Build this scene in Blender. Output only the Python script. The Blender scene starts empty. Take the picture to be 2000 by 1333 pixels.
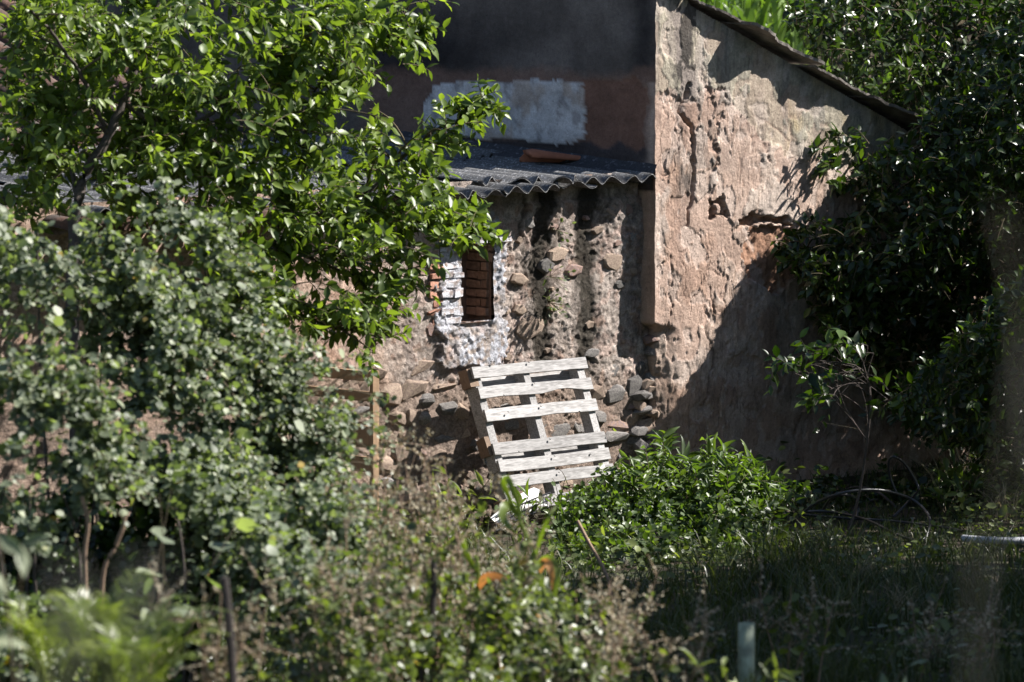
import bpy, bmesh, math, random
import numpy as np
from mathutils import Vector, Matrix

# ------------------------------------------------------------------ camera, sky, sun, exposure
SC = bpy.context.scene
R = math.radians
CAMPOS = np.array([0.0, -36.0, 4.29]); PITCH = R(5.0); F = 10080.0
cd = bpy.data.cameras.new('camera'); cam = bpy.data.objects.new('camera', cd)
SC.collection.objects.link(cam); SC.camera = cam
cam.location = CAMPOS; cam.rotation_euler = (R(85), 0, 0)
cd.sensor_width = 36; cd.lens = F / 2000 * 36; cd.clip_start = 0.3; cd.clip_end = 2000
cd.dof.use_dof = True; cd.dof.focus_distance = 35.0; cd.dof.aperture_fstop = 2.8

SUN_AZ, SUN_EL = 14.0, 43.0            # azimuth from +x towards +y
SUN = np.array([math.cos(R(SUN_AZ)) * math.cos(R(SUN_EL)), math.sin(R(SUN_AZ)) * math.cos(R(SUN_EL)), math.sin(R(SUN_EL))])
w = bpy.data.worlds.new('World'); SC.world = w; w.use_nodes = True
nt = w.node_tree; bg = nt.nodes['Background']; sky = nt.nodes.new('ShaderNodeTexSky')
sky.sky_type = 'NISHITA'; sky.sun_disc = False
sky.sun_elevation = R(SUN_EL); sky.sun_rotation = R(90 - SUN_AZ); sky.altitude = 300
nt.links.new(sky.outputs[0], bg.inputs[0]); bg.inputs[1].default_value = 0.056
sl = bpy.data.lights.new('sun', 'SUN'); sl.energy = 5.0; sl.angle = R(0.5); sl.color = (1.0, 0.955, 0.9)
so = bpy.data.objects.new('sun', sl); SC.collection.objects.link(so)
so.location = (20, 5, 20); so.rotation_euler = Vector(SUN).to_track_quat('Z', 'Y').to_euler()
vs = SC.view_settings; vs.view_transform = 'Standard'; vs.look = 'None'; vs.gamma = 1; vs.use_curve_mapping = False
vs.exposure = 1.42
SC.render.engine = 'CYCLES'
cy = SC.cycles; cy.max_bounces = 6; cy.diffuse_bounces = 3; cy.glossy_bounces = 2; cy.transmission_bounces = 4
cy.transparent_max_bounces = 4; cy.use_denoising = True; cy.caustics_reflective = False; cy.caustics_refractive = False
cy.sample_clamp_indirect = 6

# ------------------------------------------------------------------ measuring helpers
SP, CP = math.sin(PITCH), math.cos(PITCH)
def ray(px, py):
    px = np.asarray(px, float); py = np.asarray(py, float)
    a = (px - 1000) / F; b = (666.5 - py) / F
    return np.stack([a, b * SP + CP, b * CP - SP], -1)
def P(px, py, d):
    """Point seen at photo position (px, py), d metres in front of the camera."""
    r = ray(px, py); t = np.asarray(d, float) / r[..., 1]
    return CAMPOS + r * t[..., None]
def proj(X):
    q = np.asarray(X) - CAMPOS
    zc = q[..., 1] * CP - q[..., 2] * SP; yc = q[..., 1] * SP + q[..., 2] * CP
    return 1000 + q[..., 0] / zc * F, 666.5 - yc / zc * F
K = math.sqrt(0.5)
def W(u, v, z):
    u, v, z = np.broadcast_arrays(np.asarray(u, float), np.asarray(v, float), np.asarray(z, float))
    return np.stack([1 + K * (u - v), K * (u + v), z], -1)
def UV(X):
    X = np.asarray(X); return K * ((X[..., 0] - 1) + X[..., 1]), K * (-(X[..., 0] - 1) + X[..., 1])
def on_v(px, py, v):
    """(u, z) where the sight line meets the wall plane v."""
    r = ray(px, py); v0 = UV(CAMPOS)[1]; dv = K * (-r[..., 0] + r[..., 1])
    t = (v - v0) / dv; X = CAMPOS + r * t[..., None]
    return UV(X)[0], X[..., 2]
NL = np.array([K, -K, 0.0])            # outward from the sunlit walls
ND = np.array([-K, -K, 0.0])           # outward from the shaded side wall

# ------------------------------------------------------------------ noise
def _h(ix, iy, s):
    h = (ix.astype(np.int64) * 374761393 + iy.astype(np.int64) * 668265263 + s * 974634777) & 0xFFFFFFFF
    h = ((h ^ (h >> 13)) * 1274126177) & 0xFFFFFFFF
    h = h ^ (h >> 16)
    return (h & 0xFFFFFF) / float(0x1000000)
def vn(x, y, s=0):
    x = np.asarray(x, float); y = np.asarray(y, float)
    ix = np.floor(x); iy = np.floor(y); fx = x - ix; fy = y - iy
    fx = fx * fx * (3 - 2 * fx); fy = fy * fy * (3 - 2 * fy)
    a = _h(ix, iy, s); b = _h(ix + 1, iy, s); c = _h(ix, iy + 1, s); d = _h(ix + 1, iy + 1, s)
    return (a + (b - a) * fx) * (1 - fy) + (c + (d - c) * fx) * fy
def fbm(x, y, o=4, s=0):
    t = 0; a = 0.5; n = 0
    for i in range(o):
        t = t + a * vn(x, y, s + i * 17); n += a; a *= 0.5
        x = x * 2.03 + 3.7; y = y * 2.01 + 1.3
    return t / n
def worley(x, y, s=0):
    ix = np.floor(x); iy = np.floor(y); best = np.full(np.shape(x), 9.0); sec = best.copy(); idv = np.zeros(np.shape(x))
    for i in (-1, 0, 1):
        for j in (-1, 0, 1):
            cx = ix + i; cyy = iy + j
            d = np.hypot(cx + _h(cx, cyy, s) - x, cyy + _h(cx, cyy, s + 5) - y)
            m = d < best
            sec = np.where(m, best, np.minimum(sec, d)); idv = np.where(m, _h(cx, cyy, s + 9), idv); best = np.where(m, d, best)
    return best, sec, idv
def sst(a, b, x):
    t = np.clip((x - a) / (b - a), 0, 1); return t * t * (3 - 2 * t)
def inpoly(x, y, poly):
    c = np.zeros(np.shape(x), bool); n = len(poly)
    for i in range(n):
        x0, y0 = poly[i]; x1, y1 = poly[(i + 1) % n]
        if y0 == y1: continue
        c ^= ((y0 > y) != (y1 > y)) & (x < (x1 - x0) * (y - y0) / (y1 - y0) + x0)
    return c
def dline(x, y, pts):
    best = np.full(np.shape(x), 1e9)
    for (x0, y0), (x1, y1) in zip(pts[:-1], pts[1:]):
        dx, dy = x1 - x0, y1 - y0
        t = np.clip(((x - x0) * dx + (y - y0) * dy) / (dx * dx + dy * dy), 0, 1)
        best = np.minimum(best, np.hypot(x - x0 - t * dx, y - y0 - t * dy))
    return best
def mixc(c, col, m):
    return c + (np.array(col) - c) * np.asarray(m)[..., None]

# ------------------------------------------------------------------ object helpers
COL = SC.collection
LOC = {}
def tag(o, label=None, cat=None, group=None, kind=None):
    if label: o['label'] = label
    if cat: o['category'] = cat
    if group: o['group'] = group
    if kind: o['kind'] = kind
    return o
def thing(name, label, cat, loc=(0, 0, 0), group=None):
    o = bpy.data.objects.new(name, None); COL.objects.link(o); o.location = loc; o.empty_display_size = 0.1
    LOC[o.name] = np.array(loc, float)
    return tag(o, label, cat, group)
def mesh(name, verts, faces, mat=None, smooth=False, attrs=None, mats=None, mi=None):
    """faces: list of int arrays (N,k)"""
    me = bpy.data.meshes.new(name); verts = np.ascontiguousarray(verts, np.float32)
    if not isinstance(faces, (list, tuple)): faces = [faces]
    faces = [np.asarray(f, np.int32) for f in faces if len(f)]
    me.vertices.add(len(verts)); me.vertices.foreach_set('co', verts.ravel())
    lv = np.concatenate([f.ravel() for f in faces]); tot = np.concatenate([np.full(len(f), f.shape[1], np.int32) for f in faces])
    st = np.concatenate([[0], np.cumsum(tot)[:-1]]).astype(np.int32)
    me.loops.add(len(lv)); me.loops.foreach_set('vertex_index', lv)
    me.polygons.add(len(tot)); me.polygons.foreach_set('loop_start', st); me.polygons.foreach_set('loop_total', tot)
    me.polygons.foreach_set('use_smooth', np.full(len(tot), bool(smooth)))
    if mats:
        for m in mats: me.materials.append(m)
        me.polygons.foreach_set('material_index', np.asarray(mi, np.int32))
    elif mat: me.materials.append(mat)
    for k, a in (attrs or {}).items():
        a = np.asarray(a, np.float32)
        if a.ndim == 1:
            me.attributes.new(k, 'FLOAT', 'POINT').data.foreach_set('value', a)
        else:
            a4 = np.ones((len(a), 4), np.float32); a4[:, :3] = a
            me.attributes.new(k, 'FLOAT_COLOR', 'POINT').data.foreach_set('color', a4.ravel())
    me.update(calc_edges=True)
    return me
def wloc(o):
    l = np.zeros(3)
    while o is not None:
        l = l + np.array(o.location); o = o.parent
    return l
def put(name, verts, faces, mat, parent=None, smooth=False, attrs=None, kind=None, label=None, origin=None, **kw):
    """One mesh object from world-space vertices; origin keeps the object's own origin at its middle."""
    verts = np.asarray(verts, float)
    base = wloc(parent) if parent is not None else np.zeros(3)
    org = np.zeros(3) if (origin is None and parent is not None) else (np.array(origin, float) - base if origin is not None else np.zeros(3))
    me = mesh(name, verts - base - org, faces, mat, smooth, attrs, **kw)
    o = bpy.data.objects.new(name, me); COL.objects.link(o); o.location = org
    if parent is not None: o.parent = parent
    if kind: o['kind'] = kind
    if label: o['label'] = label
    return o
def grid_faces(nu, nv, keep=None):
    i = np.arange(nu - 1)[:, None] * nv + np.arange(nv - 1)[None, :]
    f = np.stack([i, i + nv, i + nv + 1, i + 1], -1)
    return f[keep] if keep is not None else f.reshape(-1, 4)
def compact(verts, faces, *attrs):
    used = np.unique(faces); m = np.zeros(len(verts), np.int64); m[used] = np.arange(len(used))
    return (verts[used], m[faces]) + tuple(a[used] for a in attrs)
def box(c, ax, ay, az, hx, hy, hz, jit=0, rng=None):
    """oriented box: centre, unit axes, half sizes"""
    c = np.array(c, float); v = []
    for sx in (-1, 1):
        for sy in (-1, 1):
            for sz in (-1, 1):
                p = c + np.array(ax) * hx * sx + np.array(ay) * hy * sy + np.array(az) * hz * sz
                if jit: p = p + rng.normal(0, jit, 3)
                v.append(p)
    f = np.array([[0, 1, 3, 2], [4, 6, 7, 5], [0, 4, 5, 1], [2, 3, 7, 6], [0, 2, 6, 4], [1, 5, 7, 3]])
    return np.array(v), f
class MB:
    def __init__(s): s.v = []; s.q = []; s.t = []; s.n = 0
    def add(s, v, q=None, t=None):
        s.v.append(np.asarray(v, float))
        if q is not None and len(q): s.q.append(np.asarray(q) + s.n)
        if t is not None and len(t): s.t.append(np.asarray(t) + s.n)
        s.n += len(v)
    def out(s):
        f = []
        if s.q: f.append(np.concatenate(s.q))
        if s.t: f.append(np.concatenate(s.t))
        return np.concatenate(s.v), f
def nrm(a): return a / np.maximum(np.linalg.norm(a, axis=-1, keepdims=True), 1e-9)
def tubes(paths, rad, ns=5):
    """paths (N,K,3), rad (N,K) -> verts, quads"""
    paths = np.asarray(paths, float); rad = np.asarray(rad, float)
    if paths.ndim == 2: paths = paths[None]; rad = rad[None]
    N, Kk, _ = paths.shape
    tg = nrm(np.gradient(paths, axis=1))
    ref = np.where(np.abs(tg[..., 2:3]) > 0.9, np.array([1.0, 0, 0]), np.array([0, 0, 1.0]))
    a = nrm(np.cross(tg, ref)); b = np.cross(tg, a)
    th = np.arange(ns) * 2 * np.pi / ns
    v = paths[:, :, None] + rad[:, :, None, None] * (a[:, :, None] * np.cos(th)[:, None] + b[:, :, None] * np.sin(th)[:, None])
    i = (np.arange(N) * Kk * ns)[:, None, None] + (np.arange(Kk - 1) * ns)[None, :, None] + np.arange(ns)[None, None]
    j = (np.arange(N) * Kk * ns)[:, None, None] + (np.arange(Kk - 1) * ns)[None, :, None] + ((np.arange(ns) + 1) % ns)[None, None]
    return v.reshape(-1, 3), np.stack([i, j, j + ns, i + ns], -1).reshape(-1, 4)
def smoothpath(pts, n):
    """Catmull-Rom through pts"""
    pts = np.asarray(pts, float); p = np.vstack([2 * pts[0] - pts[1], pts, 2 * pts[-1] - pts[-2]])
    out = []
    for t in np.linspace(0, len(pts) - 1 - 1e-6, n):
        i = int(t); f = t - i; a, b, c, d = p[i], p[i + 1], p[i + 2], p[i + 3]
        out.append(0.5 * (2 * b + (c - a) * f + (2 * a - 5 * b + 4 * c - d) * f * f + (3 * b - a - 3 * c + d) * f ** 3))
    return np.array(out)

# ------------------------------------------------------------------ materials
def M(name):
    m = bpy.data.materials.new(name); m.use_nodes = True
    t = m.node_tree; return m, t, t.nodes['Principled BSDF'], t.links
def nd(t, typ, **kw):
    n = t.nodes.new(typ)
    for k, v in kw.items():
        if k.startswith('i_'):
            key = k[2:]; key = int(key) if key.isdigit() else key
            n.inputs[key].default_value = v
        else: setattr(n, k, v)
    return n
def surf(name, color=None, attr=False, rough=0.9, nscale=30, namp=0.35, bscale=90, bump=0.4, bdist=0.01, orand=0.0, spec=0.25, stretch=None, c2=None, ramp=(.42, .58)):
    """rough mineral or wooden surface: own colour or 'Col' attribute, mottled by noise, with fine bump"""
    m, t, b, L = M(name)
    tc = nd(t, 'ShaderNodeTexCoord'); mp = nd(t, 'ShaderNodeMapping')
    L.new(tc.outputs['Object'], mp.inputs[0])
    if stretch: mp.inputs['Scale'].default_value = stretch
    n1 = nd(t, 'ShaderNodeTexNoise', i_Scale=nscale, i_Detail=6.0, i_Roughness=0.65); L.new(mp.outputs[0], n1.inputs[0])
    if attr:
        a = nd(t, 'ShaderNodeAttribute', attribute_name='Col'); csock = a.outputs['Color']
    elif c2 is not None:
        n3 = nd(t, 'ShaderNodeTexNoise', i_Scale=nscale * 0.4, i_Detail=5.0); L.new(mp.outputs[0], n3.inputs[0])
        r3 = nd(t, 'ShaderNodeValToRGB'); r3.color_ramp.elements[0].position = ramp[0]; r3.color_ramp.elements[1].position = ramp[1]
        r3.color_ramp.elements[0].color = (*color, 1); r3.color_ramp.elements[1].color = (*c2, 1)
        L.new(n3.outputs[0], r3.inputs[0]); csock = r3.outputs[0]
    else:
        rg = nd(t, 'ShaderNodeRGB'); rg.outputs[0].default_value = (*color, 1); csock = rg.outputs[0]
    mr = nd(t, 'ShaderNodeMapRange', i_1=0.25, i_2=0.75, i_3=1 - namp, i_4=1 + namp); L.new(n1.outputs[0], mr.inputs[0])
    fac = mr.outputs[0]
    if orand:
        oi = nd(t, 'ShaderNodeObjectInfo'); m2 = nd(t, 'ShaderNodeMapRange', i_1=0.0, i_2=1.0, i_3=1 - orand, i_4=1 + orand)
        L.new(oi.outputs['Random'], m2.inputs[0]); mu = nd(t, 'ShaderNodeMath', operation='MULTIPLY'); L.new(fac, mu.inputs[0]); L.new(m2.outputs[0], mu.inputs[1]); fac = mu.outputs[0]
    vm = nd(t, 'ShaderNodeVectorMath', operation='SCALE'); L.new(csock, vm.inputs[0]); L.new(fac, vm.inputs['Scale'])
    L.new(vm.outputs[0], b.inputs['Base Color'])
    b.inputs['Roughness'].default_value = rough; b.inputs['Specular IOR Level'].default_value = spec
    n2 = nd(t, 'ShaderNodeTexNoise', i_Scale=bscale, i_Detail=5.0, i_Roughness=0.7); L.new(mp.outputs[0], n2.inputs[0])
    bp = nd(t, 'ShaderNodeBump', i_Strength=bump, i_Distance=bdist); L.new(n2.outputs[0], bp.inputs['Height']); L.new(bp.outputs[0], b.inputs['Normal'])
    return m
def leafmat(name, dark, mid, bright, odd=None, trans=0.4, rough=0.38, spec=0.5, tcol=(1.25, 1.45, 0.35)):
    m, t, b, L = M(name)
    a = nd(t, 'ShaderNodeAttribute', attribute_name='tint')
    r = nd(t, 'ShaderNodeValToRGB'); e = r.color_ramp.elements
    e[0].position = 0.0; e[0].color = (*dark, 1); e[1].position = 0.5; e[1].color = (*mid, 1)
    x = e.new(0.93); x.color = (*bright, 1)
    x = e.new(1.0); x.color = (*(odd or bright), 1)
    L.new(a.outputs['Fac'], r.inputs[0]); L.new(r.outputs[0], b.inputs['Base Color'])
    b.inputs['Roughness'].default_value = rough; b.inputs['Specular IOR Level'].default_value = spec
    vm = nd(t, 'ShaderNodeVectorMath', operation='MULTIPLY'); vm.inputs[1].default_value = tcol; L.new(r.outputs[0], vm.inputs[0])
    tr = nd(t, 'ShaderNodeBsdfTranslucent'); L.new(vm.outputs[0], tr.inputs[0])
    mx = nd(t, 'ShaderNodeMixShader'); mx.inputs[0].default_value = trans
    L.new(b.outputs[0], mx.inputs[1]); L.new(tr.outputs[0], mx.inputs[2]); L.new(mx.outputs[0], t.nodes['Material Output'].inputs[0])
    return m
def wallmat(name, mott=(9, .3), fine=(70, .5), fib=None, pores=0.0, bump=(.012, .005), rough=.92):
    """old wall: colour from 'Col', all fine grit, fibre marks and pores in the wall's own (u, z) metres held in 'wuv'"""
    m, t, b, L = M(name); a = nd(t, 'ShaderNodeAttribute', attribute_name='Col'); q = nd(t, 'ShaderNodeAttribute', attribute_name='wuv'); vec = q.outputs['Vector']
    def noise(scale, det=8.0, ro=.65, st=None):
        n = nd(t, 'ShaderNodeTexNoise', i_Scale=scale, i_Detail=det, i_Roughness=ro)
        if st:
            mp = nd(t, 'ShaderNodeMapping'); mp.inputs['Scale'].default_value = st; L.new(vec, mp.inputs[0]); L.new(mp.outputs[0], n.inputs[0])
        else: L.new(vec, n.inputs[0])
        return n.outputs[0]
    def rng_(s_, a0, a1, b0, b1):
        r = nd(t, 'ShaderNodeMapRange', i_1=a0, i_2=a1, i_3=b0, i_4=b1); L.new(s_, r.inputs[0]); return r.outputs[0]
    def mul(x, y):
        k = nd(t, 'ShaderNodeMath', operation='MULTIPLY'); L.new(x, k.inputs[0]); L.new(y, k.inputs[1]); return k.outputs[0]
    def bmp(h, dist, strength=1.0, prev=None, inv=False):
        k = nd(t, 'ShaderNodeBump', i_Strength=strength, i_Distance=dist, invert=inv); L.new(h, k.inputs['Height'])
        if prev is not None: L.new(prev, k.inputs['Normal'])
        return k.outputs[0]
    nm, nf, ng = noise(mott[0]), noise(fine[0], 9, .72), noise(fine[0] * 3.3, 6, .7)
    fac = mul(rng_(nm, .3, .7, 1 - mott[1], 1 + mott[1]), rng_(nf, .3, .7, 1 - fine[1], 1 + fine[1])); fac = mul(fac, rng_(ng, .3, .7, .8, 1.2))
    nr = bmp(nf, bump[0], .8); nr = bmp(ng, bump[1], .8, nr); nr = bmp(noise(fine[0] * .4, 6, .6), bump[0] * 1.6, .5, nr)
    if fib:
        f1 = noise(1.0, 4, .6, (fib[0], fib[1], 1)); sl_ = rng_(f1, .58, .66, 0, 1); where = rng_(noise(2.3, 4), .42, .56, 0, 1); sl_ = mul(sl_, where)
        fac = mul(fac, rng_(sl_, 0, 1, 1, .45)); nr = bmp(sl_, .01, .7, nr, True)
        f2 = noise(1.0, 6, .7, (fib[0] * .5, fib[1] * .5, 1)); fac = mul(fac, rng_(f2, .3, .7, .9, 1.1)); nr = bmp(f2, .006, .3, nr)
    if pores:
        p_ = rng_(noise(fine[0] * 1.4, 3, .5), .66, .7, 0, 1); fac = mul(fac, rng_(p_, 0, 1, 1, 1 - pores)); nr = bmp(p_, .008, .7, nr, True)
    vm = nd(t, 'ShaderNodeVectorMath', operation='SCALE'); L.new(a.outputs['Color'], vm.inputs[0]); L.new(fac, vm.inputs['Scale']); L.new(vm.outputs[0], b.inputs['Base Color']); L.new(nr, b.inputs['Normal'])
    b.inputs['Roughness'].default_value = rough; b.inputs['Specular IOR Level'].default_value = .2
    return m
m_wall = wallmat('rubble_plaster', (7, .32), (48, .5), None, .6, (.03, .014))
m_adobe = wallmat('adobe_plaster', (5, .26), (60, .24), (85, 9), .45, (.010, .005))
m_side = wallmat('side_plaster', (3.5, .32), (30, .22), None, .3, (.010, .005))
m_st = [surf('stone_tan', (0.36, 0.28, 0.215), nscale=18, namp=0.4, bscale=60, bump=0.7, bdist=0.012, orand=0.25, c2=(0.27, 0.2, 0.16)),
        surf('stone_grey', (0.23, 0.215, 0.2), nscale=18, namp=0.4, bscale=60, bump=0.7, bdist=0.012, orand=0.3, c2=(0.15, 0.14, 0.135)),
        surf('stone_plum', (0.25, 0.185, 0.18), nscale=18, namp=0.35, bscale=60, bump=0.7, bdist=0.012, orand=0.25, c2=(0.3, 0.2, 0.15)),
        surf('stone_white', (0.72, 0.72, 0.74), nscale=18, namp=0.15, bscale=60, bump=0.7, bdist=0.01)]
m_brick = surf('brick_red', (0.3, 0.155, 0.11), nscale=25, namp=0.35, bscale=70, bump=0.6, orand=0.3)
m_bricktan = surf('brick_tan', (0.32, 0.19, 0.13), nscale=25, namp=0.35, bscale=70, bump=0.6, orand=0.25)
m_brickw = surf('brick_whitewashed', (0.6, 0.6, 0.64), nscale=60, namp=0.3, bscale=70, bump=0.9, bdist=.015, c2=(0.36, 0.3, 0.28), ramp=(.5, .66))
m_sheet = surf('fibre_cement', (0.11, 0.11, 0.112), nscale=150, namp=0.5, bscale=130, bump=0.7, orand=0.2, c2=(0.3, 0.3, 0.31), rough=0.85, ramp=(.54, .66))
m_tile = surf('terracotta', (0.12, 0.07, 0.052), nscale=18, namp=0.4, bscale=60, bump=0.5, orand=0.35, c2=(0.065, 0.052, 0.046))
m_tilenew = surf('terracotta_fresh', (0.38, 0.15, 0.085), nscale=18, namp=0.2, bscale=60, bump=0.3)
m_slab = surf('roof_slab', (0.12, 0.105, 0.095), nscale=18, namp=0.4, bscale=60, bump=0.6, orand=0.3, c2=(0.2, 0.18, 0.16))
m_pallet = surf('grey_wood', (0.32, 0.31, 0.305), nscale=9, namp=0.55, bscale=22, bump=0.4, bdist=0.004, orand=0.16, stretch=(1.6, 16, 16), rough=0.85, c2=(.21, .2, .195), ramp=(.5, .68))
m_palletb = surf('brown_wood', (0.2, 0.14, 0.1), nscale=9, namp=0.3, bscale=22, bump=0.35, bdist=0.004, orand=0.15, stretch=(6, 6, 6), rough=0.8)
m_pine = surf('new_pine', (0.34, 0.225, 0.14), nscale=9, namp=0.2, bscale=22, bump=0.2, bdist=0.003, orand=0.1, stretch=(3, 3, 3), rough=0.7)
m_nail = surf('nail', (0.03, 0.025, 0.022), rough=0.6)
m_dark = surf('dark_wood', (0.045, 0.032, 0.026), nscale=12, namp=0.3)
m_post = surf('post_wood', (0.05, 0.042, 0.038), nscale=30, namp=0.4)
m_bark = surf('bark', (0.075, 0.062, 0.055), nscale=40, namp=0.45, bscale=60, bump=0.7)
m_twig = surf('twig', (0.1, 0.08, 0.05), nscale=60, namp=0.3)
m_cane = surf('dry_cane', (0.24, 0.165, 0.115), nscale=40, namp=0.3)
m_hose = surf('hose', (0.03, 0.03, 0.033), rough=0.35, nscale=40, namp=0.2, bump=0.05, spec=0.5)
m_pipe = surf('pipe', (0.35, 0.36, 0.38), rough=0.35, nscale=40, namp=0.15, bump=0.05, spec=0.5)
m_white = surf('white_panel', (0.78, 0.77, 0.75), rough=0.5, nscale=20, namp=0.1, bump=0.1)
m_tube = surf('plant_guard', (0.27, 0.31, 0.22), rough=0.5, nscale=14, namp=0.4, bump=0.2, c2=(.1, .1, .07), ramp=(.52, .66))
m_soil = surf('soil', (0.06, 0.045, 0.032), nscale=8, namp=0.5, bscale=30, bump=0.8, bdist=0.03, c2=(0.035, 0.04, 0.02))
lf_plum = leafmat('plum_leaf', (0.03, 0.055, 0.013), (0.11, 0.165, 0.03), (0.21, 0.28, 0.05), (0.4, 0.3, 0.05), trans=.46, rough=.42, tcol=(1.5, 1.55, .5))
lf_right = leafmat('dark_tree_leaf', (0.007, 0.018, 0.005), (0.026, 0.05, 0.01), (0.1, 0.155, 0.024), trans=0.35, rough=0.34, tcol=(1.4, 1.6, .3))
lf_bram = leafmat('bramble_leaf', (0.03, 0.045, 0.022), (0.15, 0.18, 0.112), (0.33, 0.36, 0.23), (0.4, 0.26, 0.03), trans=0.36, rough=0.55, spec=0.6, tcol=(1.3, 1.55, 0.45))
lf_weed = leafmat('weed_leaf', (0.045, 0.065, 0.024), (0.11, 0.138, 0.05), (0.2, 0.235, 0.075), (0.35, 0.18, 0.05), trans=0.42, tcol=(1.4, 1.55, .4))
lf_shrub = leafmat('shrub_leaf', (0.028, 0.05, 0.016), (0.075, 0.118, 0.034), (0.14, 0.19, 0.055), trans=0.42, rough=0.45, tcol=(1.4, 1.6, .3))
lf_dry = leafmat('dry_seed', (0.12, 0.1, 0.065), (0.28, 0.245, 0.165), (0.42, 0.38, 0.27), trans=0.25, rough=0.7, tcol=(1.1, 1, .8))
lf_orange = leafmat('dead_corn_leaf', (0.3, 0.14, 0.05), (0.45, 0.22, 0.08), (0.55, 0.3, 0.12), trans=0.3, rough=0.6, tcol=(1.2, 1, .7))
lf_corn = leafmat('corn_leaf', (0.07, 0.1, 0.02), (0.13, 0.17, 0.035), (0.2, 0.24, 0.06), trans=0.4)
lf_grass = leafmat('grass_blade', (0.025, 0.038, 0.012), (0.05, 0.07, 0.02), (0.1, 0.11, 0.04), (0.25, 0.2, 0.1), trans=0.3)
lf_fern = leafmat('fern_leaf', (0.07, 0.1, 0.022), (0.14, 0.175, 0.04), (0.23, 0.26, 0.06), trans=0.4)
lf_reed = leafmat('reed_leaf', (0.05, 0.1, 0.02), (0.11, 0.18, 0.035), (0.18, 0.26, 0.06), trans=0.4)
m_plum = surf('plum_fruit', (0.22, 0.26, 0.1), rough=0.5, nscale=8, namp=0.15, bump=0.05)

# ------------------------------------------------------------------ ground
def gz(x, y):
    x = np.asarray(x, float); y = np.asarray(y, float)
    z = np.where(y < -9, (-9 - y) * 0.1, 0.0)
    z = np.where(y < -36, 2.7, z)
    back = np.maximum(0, (y - 5.5) - 0.0 * x); z = z + np.minimum(back * 0.45, 30)
    near = np.exp(-((x / 9) ** 2)) * np.exp(-(((y + 6) / 14) ** 2))
    return z + 0.1 * (fbm(x * 0.8, y * 0.8, 3, 3) - 0.5) * near + 0.03
gx = np.concatenate([np.linspace(-400, -12, 20), np.linspace(-11, 11, 150), np.linspace(12, 400, 20)])
gy = np.concatenate([np.linspace(-400, -38, 14), np.linspace(-37, 12, 240), np.linspace(13, 400, 24)])
GX, GY = np.meshgrid(gx, gy, indexing='ij')
g = put('ground', np.stack([GX, GY, gz(GX, GY)], -1).reshape(-1, 3), grid_faces(len(gx), len(gy)), m_soil, smooth=True)
tag(g, kind='structure')

# ------------------------------------------------------------------ tall house: sunlit gable wall, shaded side wall
house = thing('house', 'tall old house with peeling sunlit gable wall and blackened shaded side wall', 'house', W(0, 0, 0))
def corner_s(z): return -0.17 * sst(1.27, 1.2, z) * (0.7 + 0.6 * fbm(z * 9, z * 0, 3, 71)) + 0.012 * (fbm(z * 14, 0 * z, 3, 72) - 0.5)
def corner_d(z): return -0.13 * sst(1.26, 1.2, z) * (0.6 + 0.8 * fbm(z * 8, z * 0 + 4, 3, 73)) + 0.012 * (fbm(z * 12, 0 * z + 2, 3, 74) - 0.5)
def s_top(u): return np.where(u < 0.34, 4.6, 3.62 - 0.411 * u)
us = np.concatenate([np.arange(0, .9, 0.006), np.arange(.9, 3.0, 0.0115), np.arange(3.0, 6.2, 0.1)]); zs = np.arange(-0.4, 4.6, 0.0095)
U, Z = np.meshgrid(us, zs, indexing='ij')
PX, PY = proj(W(U, 0, Z))
NX = (fbm(U * 7, Z * 7, 4, 11) - .5); NY = (fbm(U * 7, Z * 7, 4, 12) - .5); FX = (fbm(U * 30, Z * 30, 3, 13) - .5)
qx = PX + NX * 50 + FX * 26; qy = PY + NY * 50 + FX * 26
streak = fbm(U * 55, Z * 7, 4, 14) - .5
fine = fbm(U * 60, Z * 60, 3, 15) - .5
med = fbm(U * 9, Z * 9, 4, 16) - .5
H = 0.03 * (fbm(U * 1.4, Z * 1.4, 3, 17) - .5) + 0.005 * med + 0.0015 * fine
C = np.broadcast_to(np.array([0.42, 0.32, 0.262]), U.shape + (3,)).copy()
C = mixc(C, (0.43, 0.35, 0.3), sst(.45, .62, fbm(U * 3, Z * 3, 4, 18)) * .8)
C = mixc(C, (0.33, 0.21, 0.15), sst(.52, .68, fbm(U * 5 + 4, Z * 4, 4, 19)) * .7)
top = inpoly(qx, qy, [(1250, -60), (1250, 165), (1335, 190), (1375, 168), (1420, 190), (1455, 230), (1490, 270), (1530, 300), (1600, 310), (1680, 330), (1900, 350), (2300, 500), (2300, -60)])
qx = PX + NX * 50 + FX * 9; qy = PY + NY * 50 + FX * 9
pale = inpoly(qx, qy, [(1392, 195), (1420, 190), (1455, 230), (1490, 270), (1530, 300), (1640, 310), (1700, 330), (1640, 400), (1600, 450), (1575, 425), (1550, 428), (1530, 420), (1515, 430), (1490, 408), (1468, 412), (1455, 432), (1440, 440), (1415, 425), (1402, 395), (1395, 320), (1402, 230)])
C = mixc(C, (0.36, 0.32, 0.25), top * 1.0)
C = mixc(C, (0.24, 0.22, 0.175), top * sst(.45, .65, fbm(U * 6, Z * 1.6, 4, 20)) * .8)
C = mixc(C, (0.38, 0.29, 0.16), top * sst(.54, .72, fbm(U * 4 + 2, Z * 3, 4, 21)) * .6 * sst(.1, .4, U)); mot = fbm(U * 6, Z * 4, 5, 98); C = C * (1 + .75 * (mot - .5))[..., None]
C = mixc(C, (0.45, 0.36, 0.3), pale * .8)
C = mixc(C, (0.5, 0.42, 0.36), pale * sst(.5, .62, fbm(U * 8, Z * 5, 4, 22)) * .7)
H = H + 0.004 * top + 0.012 * pale
bare = ~top & ~pale
H = H + bare * (0.001 * streak + 0.007 * (fbm(U * 18, Z * 14, 4, 23) - .5))
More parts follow.
